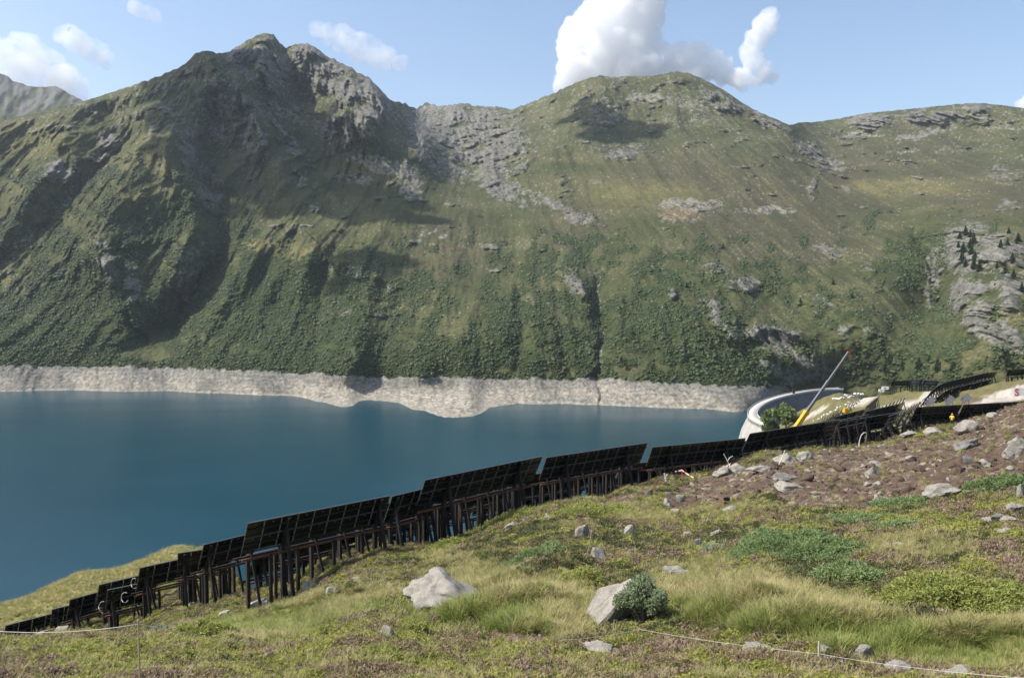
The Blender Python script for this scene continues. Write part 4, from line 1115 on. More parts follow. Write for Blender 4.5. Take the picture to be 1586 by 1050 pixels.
TILT = math.radians(63); MH = 1.16; GAP = .03
def table(P0, P1, label, group=None, base_z=None, frames=None, detail=True, rust=True, tilt=TILT, panels=True, mat=None, post_extra=True, short=False):
    """P0, P1: left and right end of the top edge. The face looks away from the viewer; its top leans towards the viewer."""
    P0, P1 = Vector(P0), Vector(P1)
    d = P1 - P0; L = d.length; yaw = math.atan2(d.y, d.x); pitch_r = math.asin((P1.z - P0.z) / L)
    n = max(1, round(L / 1.2)); mw = L / n
    slant = 2 * MH + GAP
    mid = (P0 + P1) / 2
    rz = Matrix.Rotation(yaw, 4, 'Z') @ Matrix.Rotation(-pitch_r, 4, 'Y')
    # local frame: x along the table, y away from the viewer, z up; s runs up the panel, the top edge is at the origin
    up = Vector((0, -math.cos(tilt), math.sin(tilt)))        # up the slope of the panel
    nb = Vector((0, -math.sin(tilt), -math.cos(tilt)))       # out of its back
    wx = rz @ Vector((1, 0, 0)); wu = rz @ up; wb = rz @ nb
    bot = mid - wu * slant
    gzm = base_z if base_z is not None else gz(bot.x, bot.y)
    base = Vector((bot.x, bot.y, gzm))
    root = empty('solar_table', base, 0, label, 'solar panels', group)
    Rm = Matrix((wx, -wb, wu)).transposed()                  # module axes: x along, y out of the front, z up the panel
    start = P0 - wu * slant
    if panels:
        if detail:
            me = module_mesh(mw - GAP, MH)
            for row in (0, 1):
                for c in range(n):
                    o = bpy.data.objects.new('solar_module', me); COL.objects.link(o); o.parent = root
                    o.location = start + wx * (c * mw + GAP / 2) + wu * (row * (MH + GAP)) - base
                    o.rotation_euler = Rm.to_euler()
        else:
            V, Fc = [], []
            for row in (0, 1):
                add_box(V, Fc, (0.02, -.02, row * (MH + GAP)), (L - .02, .02, row * (MH + GAP) + MH))
            o = mesh_from('module_panel', V, Fc, mat or M_PANEL, parent=root); o.location = start - base; o.rotation_euler = Rm.to_euler()
    # rails along the table, on the back
    for s, m, nm in ((-.06, M_STEEL, 'bottom_rail'), (MH * .5, M_STEEL, 'purlin'), (MH + GAP / 2, M_FRAME, 'purlin'), (slant - MH * .45, M_STEEL, 'purlin'), (slant + .035, M_EDGE_LIT, 'top_rail')):
        if not detail and nm == 'purlin': continue
        V, Fc = [], []
        w_ = .07 if nm != 'top_rail' else .05
        a = start + wu * s + wb * (.06 if nm != 'top_rail' else -.01) - base
        add_bar(V, Fc, a, a + wx * L, w_, w_, wu)
        mesh_from(nm, V, Fc, m, parent=root)
    fr = frames or ([.12, .88] if L < 9 else [.1, .5, .9])
    for f in fr:
        x0 = start + wx * (L * f)
        V, Fc = [], []
        a = x0 + wb * .15 - wu * .25 - base; b = x0 + wb * .15 + wu * (slant - .05) - base
        add_bar(V, Fc, a, b, .13, .2, wb); mesh_from('rafter', V, Fc, M_STEEL, parent=root)
        if short: continue
        # upright post under the lower edge, and a raking strut down from the middle of the panel towards the viewer
        t0 = x0 + wb * .22 - wu * .05
        g = gz(t0.x, t0.y) - .3 if base_z is None else base_z
        V, Fc = [], []
        add_bar(V, Fc, Vector((t0.x, t0.y, g)) - base, t0 - base + Vector((0, 0, .15)), .27, .27, wx)
        mesh_from('post', V, Fc, M_STEEL, parent=root)
        t1 = x0 + wb * .3 + wu * (slant * .55)
        ft = t1 + (rz @ Vector((.12, -1, 0))) * .75; g2 = gz(ft.x, ft.y) - .3 if base_z is None else base_z
        V, Fc = [], []
        add_bar(V, Fc, Vector((ft.x, ft.y, g2)) - base, t1 - base, .2, .2, wx)
        mesh_from('strut', V, Fc, M_STEEL, parent=root)
    if short: return root
    # rusty beams slung between the posts, with a second line of posts behind
    for off, dz, m in (((.34), -.45, M_RUST if rust else M_STEEL), ((-1.1), -.75, M_RUSTD if rust else M_STEEL)):
        V, Fc = [], []
        a = start + (rz @ Vector((0, -off, 0))) + Vector((0, 0, dz)) - base
        add_bar(V, Fc, a - wx * .1, a + wx * (L + .1), .12, .14, (0, 0, 1))
        mesh_from('beam', V, Fc, m, parent=root)
    if post_extra:
        k = max(2, int(L / 1.9)); rr = random.Random(int(abs(P0.x) * 100) + n)
        def up_post(q, top, w, m, lean=0.0):
            g = gz(q.x, q.y) - .3 if base_z is None else base_z
            V, Fc = [], []
            add_bar(V, Fc, Vector((q.x + lean, q.y - abs(lean) * .5, g)) - base, Vector((q.x, q.y, top)) - base, w, w, wx)
            mesh_from('post' if not lean else 'brace', V, Fc, m, parent=root)
        for i in range(k):
            f = (i + .5 + rr.uniform(-.2, .2)) / k
            q = start + wx * (L * f) + (rz @ Vector((0, 1.1, 0)))
            up_post(q, q.z - .66, .2, M_RUSTD if rust else M_STEEL)
            p = start + wx * (L * min(.97, f + .09)) + (rz @ Vector((0, -.34, 0)))
            up_post(p, p.z - .36, .19, M_RUSTD if (rust and i % 3 == 1) else M_STEEL)
            if not detail: continue
            p = start + wx * (L * min(.97, f + .05)) + (rz @ Vector((0, 2.3, -.2)))
            up_post(p, p.z - .8, .19, M_STEEL)
            p = start + wx * (L * f) + (rz @ Vector((0, .5, 0)))
            up_post(p, p.z - .3, .15, M_STEEL, .55 + .3 * rr.random())
    return root

def row_table(xl, yl, xr, yr, Dl, label, extend=0.0, **kw):
    """table whose level top edge runs between two pixels of the photograph, Dl metres away at its left end"""
    p0 = pt(xl, yl, Dl); Dr = float(dist_at_z(xr, yr, p0[2])); p1 = pt(xr, yr, Dr)
    v = p1 - p0
    return table(p0, p0 + v * (1 + extend), label, **kw), p0, p1

def build_tables():
    G = 'tables of the near panel row'
    T = [(8, 969, 78, 951, 79, 'leftmost low black solar table, half sunk behind the heather', .5, {}),
         (80, 944, 105, 938, 77, 'small black solar table second from the left end of the near row', 2.2, {}),
         (108, 929, 141, 920, 74.5, 'small black solar table third from the left end, stepping up the slope', 1.6, {}),
         (153, 906, 213, 892, 74, 'black solar table fourth from the left, standing behind one with white cable loops', .6, {}),
         (166, 914, 200, 907, 68, 'lower black solar table with white cable loops near the left end', 1.0, {}),
         (216, 880, 266, 869, 67, 'black solar table of two columns above the white cable loops', .9, {}),
         (275, 857, 310, 852, 65.5, 'narrow black solar table just left of the raised two-column one by the nearest long table', 1.4, {}),
         (315, 844, 370, 831, 62, 'raised black two-column solar table directly left of the nearest long table', .6, {}),
         (383, 811, 604, 768, 50, 'nearest and longest black solar table on tall posts with rusty beams', 0, dict(frames=[.26, .93])),
         (607, 769, 654, 758, 58.5, 'short lower black solar table filling the gap right of the nearest long table', .5, {}),
         (658, 744, 840, 707, 59, 'long black solar table in the middle of the row with rusty beams below', 0, dict(frames=[.2, .8])),
         (846, 709, 1003, 686, 70, 'long black solar table right of the first sky-blue gap, ending in a slanted tip', 0, dict(frames=[.2, .8])),
         (1010, 693, 1155, 679, 81, 'long black solar table behind the red and white barrier tape', 0, dict(frames=[.2, .8])),
         (1161, 672, 1300, 650, 89, 'black solar table below the yellow crane boom', 0, dict(frames=[.18, .5, .82], rust=False)),
         (1300, 653, 1391, 639, 103, 'black solar table right of the crane, tipped among bare frames', 0, dict(rust=False)),
         (1419, 631, 1490, 627, 112, 'left of the two flat black solar tables at the far right end of the row', 0, dict(rust=False)),
         (1492, 627, 1586, 622, 116, 'far right black solar table running behind the earth mound', .2, dict(rust=False))]
    tops = []
    for xl, yl, xr, yr, D, lab, ext, kw in T:
        _, a, b = row_table(xl, yl, xr, yr, D, lab, ext, group=G, **kw)
        tops.append((a, b))
    # bare tilted frames without modules between the last tables
    a = pt(1376, 645, 106); b = pt(1419, 631, 112)
    table(a, b, 'bare black steel frame without modules left of the far right tables', group='bare steel frames', panels=False, frames=[.05, .3, .55, .8], rust=False)
    a = pt(1297, 652, 102); b = pt(1345, 642, 104)
    table(a, b, 'bare black steel frame between the crane and the far right tables', group='bare steel frames', panels=False, frames=[.05, .35, .65, .95], rust=False)
    # the second row, a step lower on the slope, seen between the posts of the first
    lower = [(8, .45, .15, 'nearest long table'), (10, -.05, .15, 'middle long table'), (11, -.05, .1, 'long table right of the first gap'), (12, -.05, .1, 'taped-off table'), (13, 0, .05, 'table below the boom'), (14, 0, .2, 'table right of the crane'), (9, -.6, .8, 'short gap table'), (16, -.4, .1, 'far right table')]
    for i, f0, f1, what in lower:
        a, b = tops[i]; L = np.linalg.norm(b - a); v = (b - a) / L; nrm = np.array([-v[1], v[0], 0])
        for k, (off, dz, word) in enumerate(((5.0, -2.75, 'upper'), (10.5, -5.6, 'lower'))):
            o = nrm * off + np.array([0, 0, dz * (1 if i < 13 else .8)])
            table(a + o + v * L * f0, b + o + v * L * f1, '%s dark table behind the posts of the %s' % (word, what), group='tables of the rear rows', detail=False, rust=i < 11)
build_tables()
# ---------------------------------------------------------------- arch dam
M_CONC = Nodes('dam_concrete')
def _conc():
    k = M_CONC
    tc = k.new('ShaderNodeTexCoord')
    n1 = k.noise(.06, 6, .6, tc.outputs['Object']); mp = k.new('ShaderNodeMapping'); mp.inputs['Scale'].default_value = (.5, .5, .03); k.link(tc.outputs['Object'], mp.inputs[0])
    n2 = k.noise(1.0, 4, .6, mp.outputs[0])
    r1 = k.ramp(n1.outputs[0], [(.3, (.30, .285, .255)), (.7, (.42, .405, .37))]); r2 = k.ramp(n2.outputs[0], [(.35, (.72, .72, .72)), (.6, (1.05, 1.05, 1.05))])
    k.link(k.mix(r1.outputs[0], r2.outputs[0], 1.0, 'MULTIPLY'), k.b.inputs['Base Color']); k.b.inputs['Roughness'].default_value = .9
    return k.m
M_CONC = _conc()
M_CONC_W = simple_mat('pale_crest_concrete', (.42, .405, .375), .9, 0, .12, .3)
M_CONC_SHADE = simple_mat('shaded_concrete', (.16, .16, .165), .9, 0, .3, .08)  # shade of the downstream face put into a darker concrete colour
M_DARK = simple_mat('dark_rubber', (.02, .02, .02), .7)

def build_dam():
    zc = -121.0
    pix = [(1300, 601.5), (1285, 601.8), (1262, 603), (1235, 606.5), (1205, 612.5), (1180, 620), (1164, 629), (1157, 638), (1158, 645), (1168, 652), (1185, 658.5), (1206, 664), (1225, 668)]
    ctl = np.array([pt(x, y, float(dist_at_z(x, y, zc)))[:2] for x, y in pix])
    # smooth arc through the crest line
    t = np.arange(len(ctl)); tt = np.linspace(0, len(ctl) - 1, 97)
    c = np.stack([np.interp(tt, t, ctl[:, 0]), np.interp(tt, t, ctl[:, 1])], -1)
    for _ in range(40):
        c[1:-1] = .5 * c[1:-1] + .25 * (c[:-2] + c[2:])
    tg = np.gradient(c, axis=0); tg /= np.linalg.norm(tg, axis=1)[:, None]
    nr = np.stack([tg[:, 1], -tg[:, 0]], -1)           # towards the lake
    if (nr[48] @ np.array([-1.0, 0])) < 0: nr = -nr
    root = empty('arch_dam', (c[48, 0], c[48, 1], -200), 0, 'curved pale concrete arch dam at the right end of the lake', 'dam')
    b = np.array(root.location)
    wdt = 9.0
    def strip(name, prof, mat, smooth=True):
        V = np.stack([np.concatenate([c + nr * off, np.full((97, 1), z)], 1) for off, z in prof], 0) - b
        return mesh_from(name, V.reshape(-1, 3), grid_faces(len(prof), 97), mat, smooth, parent=root)
    strip('upstream_wall', [(-2.0, zc - 1.2), (-.6, zc - 3), (2.5, zc - 9), (6.5, zc - 18), (9.5, zc - 30), (10, zc - 45), (8, zc - 80)], M_CONC)
    strip('downstream_wall', [(-wdt + 1.0, zc - 1.2), (-wdt + .6, zc - 6), (-wdt - 1, zc - 20), (-wdt - 4, zc - 45), (-wdt - 9, zc - 80)], M_CONC_SHADE)
    strip('crest_road', [(.6, zc - 1.2), (.6, zc), (-wdt, zc), (-wdt, zc - 1.2)], M_CONC_W, False)
    for off, nm in ((.45, 'parapet'), (-wdt + .2, 'parapet')):
        strip(nm, [(off + .15, zc - .3), (off + .15, zc + 1.1), (off - .25, zc + 1.1), (off - .25, zc - .3)], M_CONC_W, False)
    V, Fc = [], []
    for i in range(2, 96, 1):
        p = c[i]; q = nr[i]; u = tg[i]
        M = Matrix(((u[0], q[0], 0, p[0] - b[0]), (u[1], q[1], 0, p[1] - b[1]), (0, 0, 1, -b[2]), (0, 0, 0, 1)))
        add_box(V, Fc, (-.55, -2.4, zc - 8.5), (.55, .35, zc - 1.25), M)
    mesh_from('bracket_course', V, Fc, M_CONC, parent=root)['kind'] = 'stuff'
    V, Fc = [], []
    k = 58
    add_box(V, Fc, (c[27, 0] - nr[27, 0] * 4 - 1.2 - b[0], c[27, 1] - nr[27, 1] * 4 - 1.2 - b[1], zc - b[2]), (c[27, 0] - nr[27, 0] * 4 + 1.2 - b[0], c[27, 1] - nr[27, 1] * 4 + 1.2 - b[1], zc + 4.5 - b[2]))
    add_box(V, Fc, (c[27, 0] - nr[27, 0] * 4 - 1.6 - b[0], c[27, 1] - nr[27, 1] * 4 - 1.6 - b[1], zc + 4.5 - b[2]), (c[27, 0] - nr[27, 0] * 4 + 1.6 - b[0], c[27, 1] - nr[27, 1] * 4 + 1.6 - b[1], zc + 5 - b[2]))
    mesh_from('gauge_hut', V, Fc, M_DARK, parent=root)
build_dam()

# ---------------------------------------------------------------- trees
M_LEAF = leaf_mat('broad_leaf', [(.2, (.10, .15, .055)), (.5, (.16, .21, .08)), (.8, (.23, .27, .11))], .35, scale=.3)
M_SPRUCE = leaf_mat('spruce_needle', [(.2, (.022, .042, .02)), (.5, (.035, .058, .026)), (.8, (.055, .08, .034))], .15, scale=.1)
def leafy_tree(base, w, h, n, size, label, name='broadleaf_tree', seed=0, mat=None):
    r = np.random.default_rng(seed)
    root = empty(name, base, 0, label, 'tree')
    V, Fc = [], []
    add_tube(V, Fc, [(0, 0, -.5), (w * .02, 0, h * .25), (0, w * .02, h * .55)], [h * .035, h * .026, h * .015], 7)
    for k in range(6):
        a = r.uniform(0, 6.28); e = (math.cos(a) * w * .3, math.sin(a) * w * .3, h * r.uniform(.45, .8))
        add_tube(V, Fc, [(0, 0, h * .2), (e[0] * .5, e[1] * .5, e[2] * .72), e], [h * .02, h * .013, h * .005], 5)
    mesh_from('trunk', V, Fc, M_BARK, parent=root)
    nl = 16
    lc = r.normal(0, 1, (nl, 3)) * np.array([.24 * w, .24 * w, .17 * h]) + np.array([0, 0, h * .56]); lr = r.uniform(.13, .22, nl) * min(w, h)
    q = r.integers(0, nl, n); u = r.normal(size=(n, 3)); u /= np.linalg.norm(u, axis=1)[:, None]
    C = lc[q] + u * (lr[q] * r.uniform(.55, 1.05, n))[:, None]
    Vv, Fq = leaf_cloud(C, size, .8, 1.4, r)
    o = mesh_from('crown', Vv, Fq, mat or M_LEAF, parent=root); set_attr(o, 'tone', np.repeat(r.uniform(0, .9, n), 4))
    return root
def site_pt(px, py, D):
    p = pt(px, py, D); return Vector((p[0], p[1], gz(p[0], p[1])))
leafy_tree(site_pt(1217, 664, 530), 18, 17, 2600, 1.1, 'larger leafy green tree at the near end of the dam', seed=3)
leafy_tree(site_pt(1198, 668, 540), 13, 11, 1600, 1.0, 'lower leafy green tree left of the larger one at the dam', seed=5)
leafy_tree(Vector(hit(1151, 682, 130, 800)), 7, 6, 900, .8, 'small round green tree alone at the water by the dam foot', seed=8)

ORD = 'first second third fourth fifth sixth seventh eighth ninth tenth eleventh twelfth thirteenth fourteenth fifteenth sixteenth seventeenth eighteenth'.split()
def ordinal(xs, x):
    return ORD[sorted(xs).index(x)]
def hit_mountain(px, py):
    i = np.argmin((MX - px) ** 2 + (MY - py) ** 2); return MP.reshape(-1, 3)[i]

def spruce_meshes(seed):
    r = np.random.default_rng(seed); n = 420
    z = r.uniform(.06, 1, n) ** .85
    rad = (1 - z) * .27 * (.75 + .35 * np.sin(z * 46 + seed)) + .012
    a = r.uniform(0, 6.283, n); k = r.uniform(.45, 1, n)
    C = np.stack([np.cos(a) * rad * k, np.sin(a) * rad * k, z - .06 * k * (1 - z)], -1)
    d = np.stack([np.cos(a), np.sin(a), np.full(n, -.35)], -1); d /= np.linalg.norm(d, axis=1)[:, None]
    b = np.cross(d, r.normal(size=(n, 3))); b /= np.linalg.norm(b, axis=1)[:, None]
    s = .052 * (1.15 - z)[:, None]
    V, Fc = quads(C, d * s * 1.5, b * s)
    o = mesh_from('crown', V, Fc, M_SPRUCE, link=False); set_attr(o, 'tone', np.repeat(r.uniform(0, .8, n), 4))
    TV, TF = [], []; add_tube(TV, TF, [(0, 0, -.08), (0, 0, .5), (0, 0, .97)], [.022, .014, .003], 6)
    t = mesh_from('trunk', TV, TF, M_BARK, link=False)
    return o.data, t.data
SPR = [spruce_meshes(700 + i) for i in range(4)]
def build_spruces():
    A = [(1487, 370, 11), (1496, 364, 13), (1503, 368, 10), (1491, 392, 15), (1502, 384, 14), (1508, 378, 16), (1505, 394, 14), (1490, 404, 14), (1509, 404, 14), (1496, 414, 13), (1508, 416, 15), (1517, 420, 16), (1484, 384, 9), (1549, 384, 12), (1560, 380, 10), (1577, 378, 16), (1567, 405, 13), (1562, 362, 9), (1545, 416, 9), (1557, 424, 13), (1570, 430, 12), (1583, 452, 14)]
    for i, (x, y, h) in enumerate(A):
        left = x < 1530; same = [q[0] + q[1] * .001 for q in A if (q[0] < 1530) == left]; o = ordinal(same, x + y * .001)
        spruce(i, x, y, h, ('%s dark spruce from the left in the cluster on the grey crags' if left else '%s dark spruce from the left along the right edge of the crags') % o, 'spruces on the right crags')
    B = [(1422, 572, 17), (1398, 570, 13), (1452, 574, 18), (1475, 576, 15), (1560, 566, 18), (1372, 576, 20), (1378, 560, 14), (1440, 560, 10), (1345, 584, 12)]
    for i, (x, y, h) in enumerate(B): spruce(i, x, y, h, '%s dark spruce from the left on the slope above the building site' % ordinal([q[0] for q in B], x), 'spruces above the building site')
    Cc = [(408, 510, 10), (965, 470, 8), (1064, 445, 8), (1066, 492, 8), (963, 560, 8), (972, 572, 9), (1145, 545, 12), (1120, 385, 8), (912, 470, 16), (916, 462, 14), (1240, 470, 8), (1320, 462, 8), (1290, 440, 8)]
    for i, (x, y, h) in enumerate(Cc): spruce(i, x, y, h, '%s lone conifer from the left in the scrub of the far slope' % ordinal([q[0] for q in Cc], x), 'lone conifers on the far slope')
def spruce(i, x, y, h, lab, grp):
    p = hit_mountain(x, y); hh = h * p[1] / F * 1.15
    root = empty('spruce_tree', p, i * 1.3, lab, 'tree', grp); root.scale = (hh * 1.25, hh * 1.25, hh)
    for me, nm in zip(SPR[i % 4], ('crown', 'trunk')):
        o = bpy.data.objects.new(nm, me); COL.objects.link(o); o.parent = root
build_spruces()

# the alder scrub of the far slope
M_ALDER = leaf_mat('alder_leaf', [(.28, (.030, .046, .018)), (.5, (.050, .070, .027)), (.75, (.088, .108, .042))], .1, scale=.02)
def build_scrub():
    ps = []
    for i in range(5):
        bm = bmesh.new(); bmesh.ops.create_icosphere(bm, subdivisions=2, radius=1.0)
        V = np.array([v.co[:] for v in bm.verts]); Fc = np.array([[v.index for v in f.verts] for f in bm.faces]); bm.free()
        V = V * (1 + .45 * perlin(V[:, 0] * 1.5 + i * 5, V[:, 1] * 1.5, V[:, 2] * 1.5, 27) + .3 * perlin(V[:, 0] * 4 + i * 5, V[:, 1] * 4, V[:, 2] * 4, 28))[:, None] * np.array([1.05, .9, .8])
        o = mesh_from('alder_bush', V, Fc, M_ALDER, link=False); set_attr(o, 'tone', np.random.default_rng(800 + i).uniform(0, .8, len(V))); ps.append(o)
    r = np.random.default_rng(55)
    ny, nx = MX.shape
    # pick cells in proportion to their real area
    A = np.linalg.norm(np.cross(MP[1:, :-1] - MP[:-1, :-1], MP[:-1, 1:] - MP[:-1, :-1]), axis=-1)
    d = shrub_density(MX[:-1, :-1], MY[:-1, :-1]); st = fbm(MX[:-1, :-1] / 9, MY[:-1, :-1] / 16, 0, 3, 145)
    w = A * sstep(.22, .75, d + .32 * st) * (1 - MRING[:-1, :-1]) * (1 - .7 * sstep(.5, .8, MROCK[:-1, :-1])) * (1 - .8 * sstep(.4, .7, MSCREE[:-1, :-1])) * (MP[:-1, :-1, 2] > -121)
    w = np.clip(w, 0, np.quantile(A, .98))
    n = 60000
    q = r.choice(w.size, n, p=(w / w.sum()).ravel())
    i, j = np.unravel_index(q, w.shape); a, b = r.uniform(0, 1, n)[:, None], r.uniform(0, 1, n)[:, None]
    P = MP[i, j] + (MP[i + 1, j] - MP[i, j]) * a + (MP[i, j + 1] - MP[i, j]) * b
    s = r.uniform(.8, 1.9, n) * np.where(r.uniform(0, 1, n) < .14, 1.9, 1)
    scatter('alder_scrub', ps, P, s, .1, r.uniform(.7, 1.2, n), 20)
build_scrub()

# ---------------------------------------------------------------- mobile crane
M_YEL = simple_mat('crane_yellow', (.50, .31, .03), .45, 0, .1, 2)
M_BOOM = simple_mat('grey_boom_steel', (.14, .145, .155), .5, .2, .15, 1)
M_RED = simple_mat('signal_red', (.40, .07, .045), .5, 0, .15, 2)
M_WHITE = simple_mat('white_sheet', (.60, .60, .585), .6, 0, .12, 1)
M_GLASS = simple_mat('dark_cab_glass', (.02, .03, .04), .1, 0, .1, 1, .6)
def build_crane():
    D = 205.0
    foot = Vector(pt(1231, 664, D)); tip = Vector(pt(1314.5, 545, D + 6))
    g = gz(foot.x - 1, foot.y)
    base = Vector((foot.x, foot.y, g))
    root = empty('mobile_crane', base, 0, 'yellow mobile crane with raised grey telescopic boom behind the panels', 'crane')
    ax = (tip - foot); L = ax.length; ax.normalize()
    piv = foot - ax * ((foot.z - g - 2.8) / max(ax.z, .1)) if foot.z - g > 3 else foot
    piv -= base; tp = tip - base; ft = foot - base
    def bar(nm, a, b, w, d, m, par=root):
        V, Fc = [], []; add_bar(V, Fc, a, b, w, d); return mesh_from(nm, V, Fc, m, parent=par)
    s1 = ft + ax * (L * .21)
    bar('boom_base_section', piv, s1, .95, 1.05, M_YEL)
    bar('boom_collar', s1 - ax * .5, s1 + ax * .25, 1.1, 1.25, M_YEL)
    bar('boom_middle_section', s1 + ax * .25, ft + ax * (L * .62), .55, .66, M_BOOM)
    bar('boom_upper_section', ft + ax * (L * .62), tp - ax * .6, .4, .5, M_BOOM)
    hd = bar('boom_head', tp - ax * .6, tp + ax * .0, .42, .54, M_RED)
    V, Fc = [], []; add_tube(V, Fc, [tp + Vector((.35, 0, .2)), tp + Vector((.6, 0, -1.1))], .06, 6); mesh_from('hook', V, Fc, M_RED, parent=root)
    bar('lift_cylinder', piv + Vector((3.0, 0, -.3)), piv + ax * 7.5 + Vector((.1, 0, -.5)), .4, .4, M_BOOM)
    V, Fc = [], []; add_box(V, Fc, (piv.x - 5.5, piv.y - 1.3, .9), (piv.x + 7.5, piv.y + 1.3, 1.7)); mesh_from('chassis', V, Fc, M_YEL, parent=root)
    V, Fc = [], []; add_box(V, Fc, (piv.x - 2.6, piv.y - 1.2, 1.72), (piv.x + 1.6, piv.y + 1.2, 2.9)); mesh_from('superstructure', V, Fc, M_YEL, parent=root)
    V, Fc = [], []; add_box(V, Fc, (piv.x + 5.6, piv.y - 1.2, 1.72), (piv.x + 7.4, piv.y + 1.2, 3.2)); cb = mesh_from('cab', V, Fc, M_YEL, parent=root)
    V, Fc = [], []; add_box(V, Fc, (piv.x + 5.9, piv.y - 1.22, 2.3), (piv.x + 7.1, piv.y + 1.22, 3.05)); mesh_from('cab_window', V, Fc, M_GLASS, parent=cb)
    for wx_ in (-4.2, -2.6, 3.0, 4.6, 6.4):
        for sy in (-1.25, 1.25):
            V, Fc = [], []; add_tube(V, Fc, [(piv.x + wx_, piv.y + sy - .22, .62), (piv.x + wx_, piv.y + sy + .22, .62)], .65, 14); mesh_from('wheel', V, Fc, M_DARK, parent=root)
build_crane()

# ---------------------------------------------------------------- building site on the terrace behind the row
def site_table(xl, yl, Dl, xr, yr, Dr, label, group, **kw):
    a, b = pt(xl, yl, Dl), pt(xr, yr, Dr)
    kw.setdefault('detail', False); kw.setdefault('rust', False)
    return table(a, b, label, group=group, **kw)
def build_site():
    G = 'far tables on the terrace'
    site_table(1382, 590, 318, 1412, 589, 320, 'black far table beside the white container, left of the blue ones', G)
    site_table(1410, 588, 322, 1430, 588, 324, 'blue far solar table right of the black one by the container', G, mat=M_BLUE)
    site_table(1431, 588.5, 326, 1455, 590, 328, 'right one of the two blue far solar tables', G, mat=M_BLUE)
    # the long curved row climbing to the right
    c = [(1432, 619, 205), (1443, 605, 225), (1455, 596, 240), (1468, 591, 250), (1482, 588, 258), (1498, 584.5, 265), (1514, 580.5, 272), (1530, 577, 278), (1546, 575.5, 285)]
    words = ['lowest', 'second', 'third', 'fourth', 'fifth', 'sixth', 'seventh', 'topmost']
    for i in range(8):
        site_table(*c[i], *c[i + 1], '%s table from the bottom in the long dark row climbing the far terrace' % words[i], 'climbing far row', post_extra=False, frames=[.1, .4, .7])
    for i in range(1, 7):
        p, q = c[i], c[i + 1]
        site_table(p[0] + 9, p[1] + 10, p[2] - 22, q[0] + 9, q[1] + 9, q[2] - 22, '%s dark table from the bottom in front of the climbing row' % words[i], 'frames before the climbing row', post_extra=False, frames=[.1, .4, .7])
    site_table(1562, 573, 262, 1590, 571, 264, 'black far table at the right picture edge above the gravel yard', G)
    # bare frames on the lower terrace
    fr = [(1342, 628, 190, 1362, 612, 215, 'nearer bare dark frame row left of the gravel track'), (1352, 634, 170, 1402, 615, 200, 'bare dark frame row running up to the gravel track'), (1290, 640, 210, 1336, 613, 290, 'far bare frame row beside the heap of white sacks'), (1262, 655, 190, 1300, 633, 235, 'lowest bare frame row just right of the crane boom'), (1385, 642, 140, 1425, 621, 175, 'bare frame row ending at the lowest climbing table')]
    for xl, yl, Dl, xr, yr, Dr, lab in fr:
        site_table(xl, yl, Dl, xr, yr, Dr, lab, 'bare far frames', panels=False, frames=[.02, .14, .26, .38, .5, .62, .74, .86, .98], post_extra=False)
    for xl, yl, Dl, xr, yr, Dr, lab in [(1296, 645, 150, 1346, 632, 172, 'dark panel row on the slope just right of the yellow machine'), (1342, 637, 150, 1402, 623, 176, 'dark panel row in front of the gravel track'), (1250, 664, 140, 1300, 648, 152, 'low dark panel row right behind the foot of the crane boom')]:
        site_table(xl, yl, Dl, xr, yr, Dr, lab, G, frames=[.05, .3, .55, .8])
    # three loose modules propped up by the climbing row
    for i, (x, y, lab) in enumerate(((1441, 621, 'left of three grey modules propped below the climbing row'), (1471, 620, 'middle of three grey modules propped below the climbing row'), (1496, 617, 'right of three grey modules propped below the climbing row'))):
        p = Vector(pt(x, y, 175)); g = gz(p.x, p.y)
        root = empty('propped_module', (p.x, p.y, g), 0, lab, 'solar panel', 'loose modules')
        V, Fc = [], []; M = Matrix.Rotation(math.radians(-38), 4, 'Y') @ Matrix.Rotation(math.radians(-32), 4, 'X')
        zc = max(.9, p.z - g)
        add_box(V, Fc, (-1.1, -.03, -.65), (1.1, .03, -.02), M); add_box(V, Fc, (-1.1, -.03, .02), (1.1, .03, .65), M)
        o = mesh_from('module_panel', V, Fc, M_GREYMOD, parent=root); o.location = (0, 0, zc)
        V, Fc = [], []
        for lx in (-.7, .7): add_bar(V, Fc, (lx, .35, -.1), (lx, .05, zc - lx * .5), .06, .06)
        mesh_from('prop', V, Fc, M_STEEL, parent=root)
    # white container huts
    def hut(x, y, D, w, d, h, label):
        p = Vector(hit(x, y, 250, 700))
        root = empty('container_hut', (p.x, p.y, p.z - .1), math.radians(-14), label, 'container', 'white containers')
        V, Fc = [], []; add_box(V, Fc, (-w / 2, -d / 2, 0), (w / 2, d / 2, h)); mesh_from('body', V, Fc, M_WHITE, parent=root)
        V, Fc = [], []; add_box(V, Fc, (-w / 2 - .1, -d / 2 - .1, h), (w / 2 + .1, d / 2 + .1, h + .15)); mesh_from('roof', V, Fc, M_WHITE, parent=root)
        V, Fc = [], []; add_box(V, Fc, (-w * .2, -d / 2 - .04, .9), (w * .1, -d / 2 + .02, 1.7)); mesh_from('window', V, Fc, M_GLASS, parent=root)
    hut(1365, 606.5, 318, 4.2, 2.6, 1.9, 'lower white container at the end of the far black table')
    hut(1371, 602.5, 326, 5.4, 2.6, 1.9, 'upper white container behind the lower one')
    # heap of white sacks and wrapped pallets
    rr = random.Random(5)
    for i in range(16):
        x = 1291 + i * 3.0; y = 618 - i * .45 + rr.uniform(-2.5, 2.5)
        p = Vector(hit(x, y, 150, 700)); k_ = p.y / 300; V, Fc = rock_mesh(3000 + i, 2, 7, .12)
        o = mesh_from('white_sack', V * np.array([.62, .5, .4]) * k_, Fc, M_WHITE, True); o.location = (p.x, p.y, p.z + .3 * k_)
        tag(o, '%s white wrapped sack from the left in the heap beside the dam slope' % ORD[i], 'sack', 'heap of white sacks')
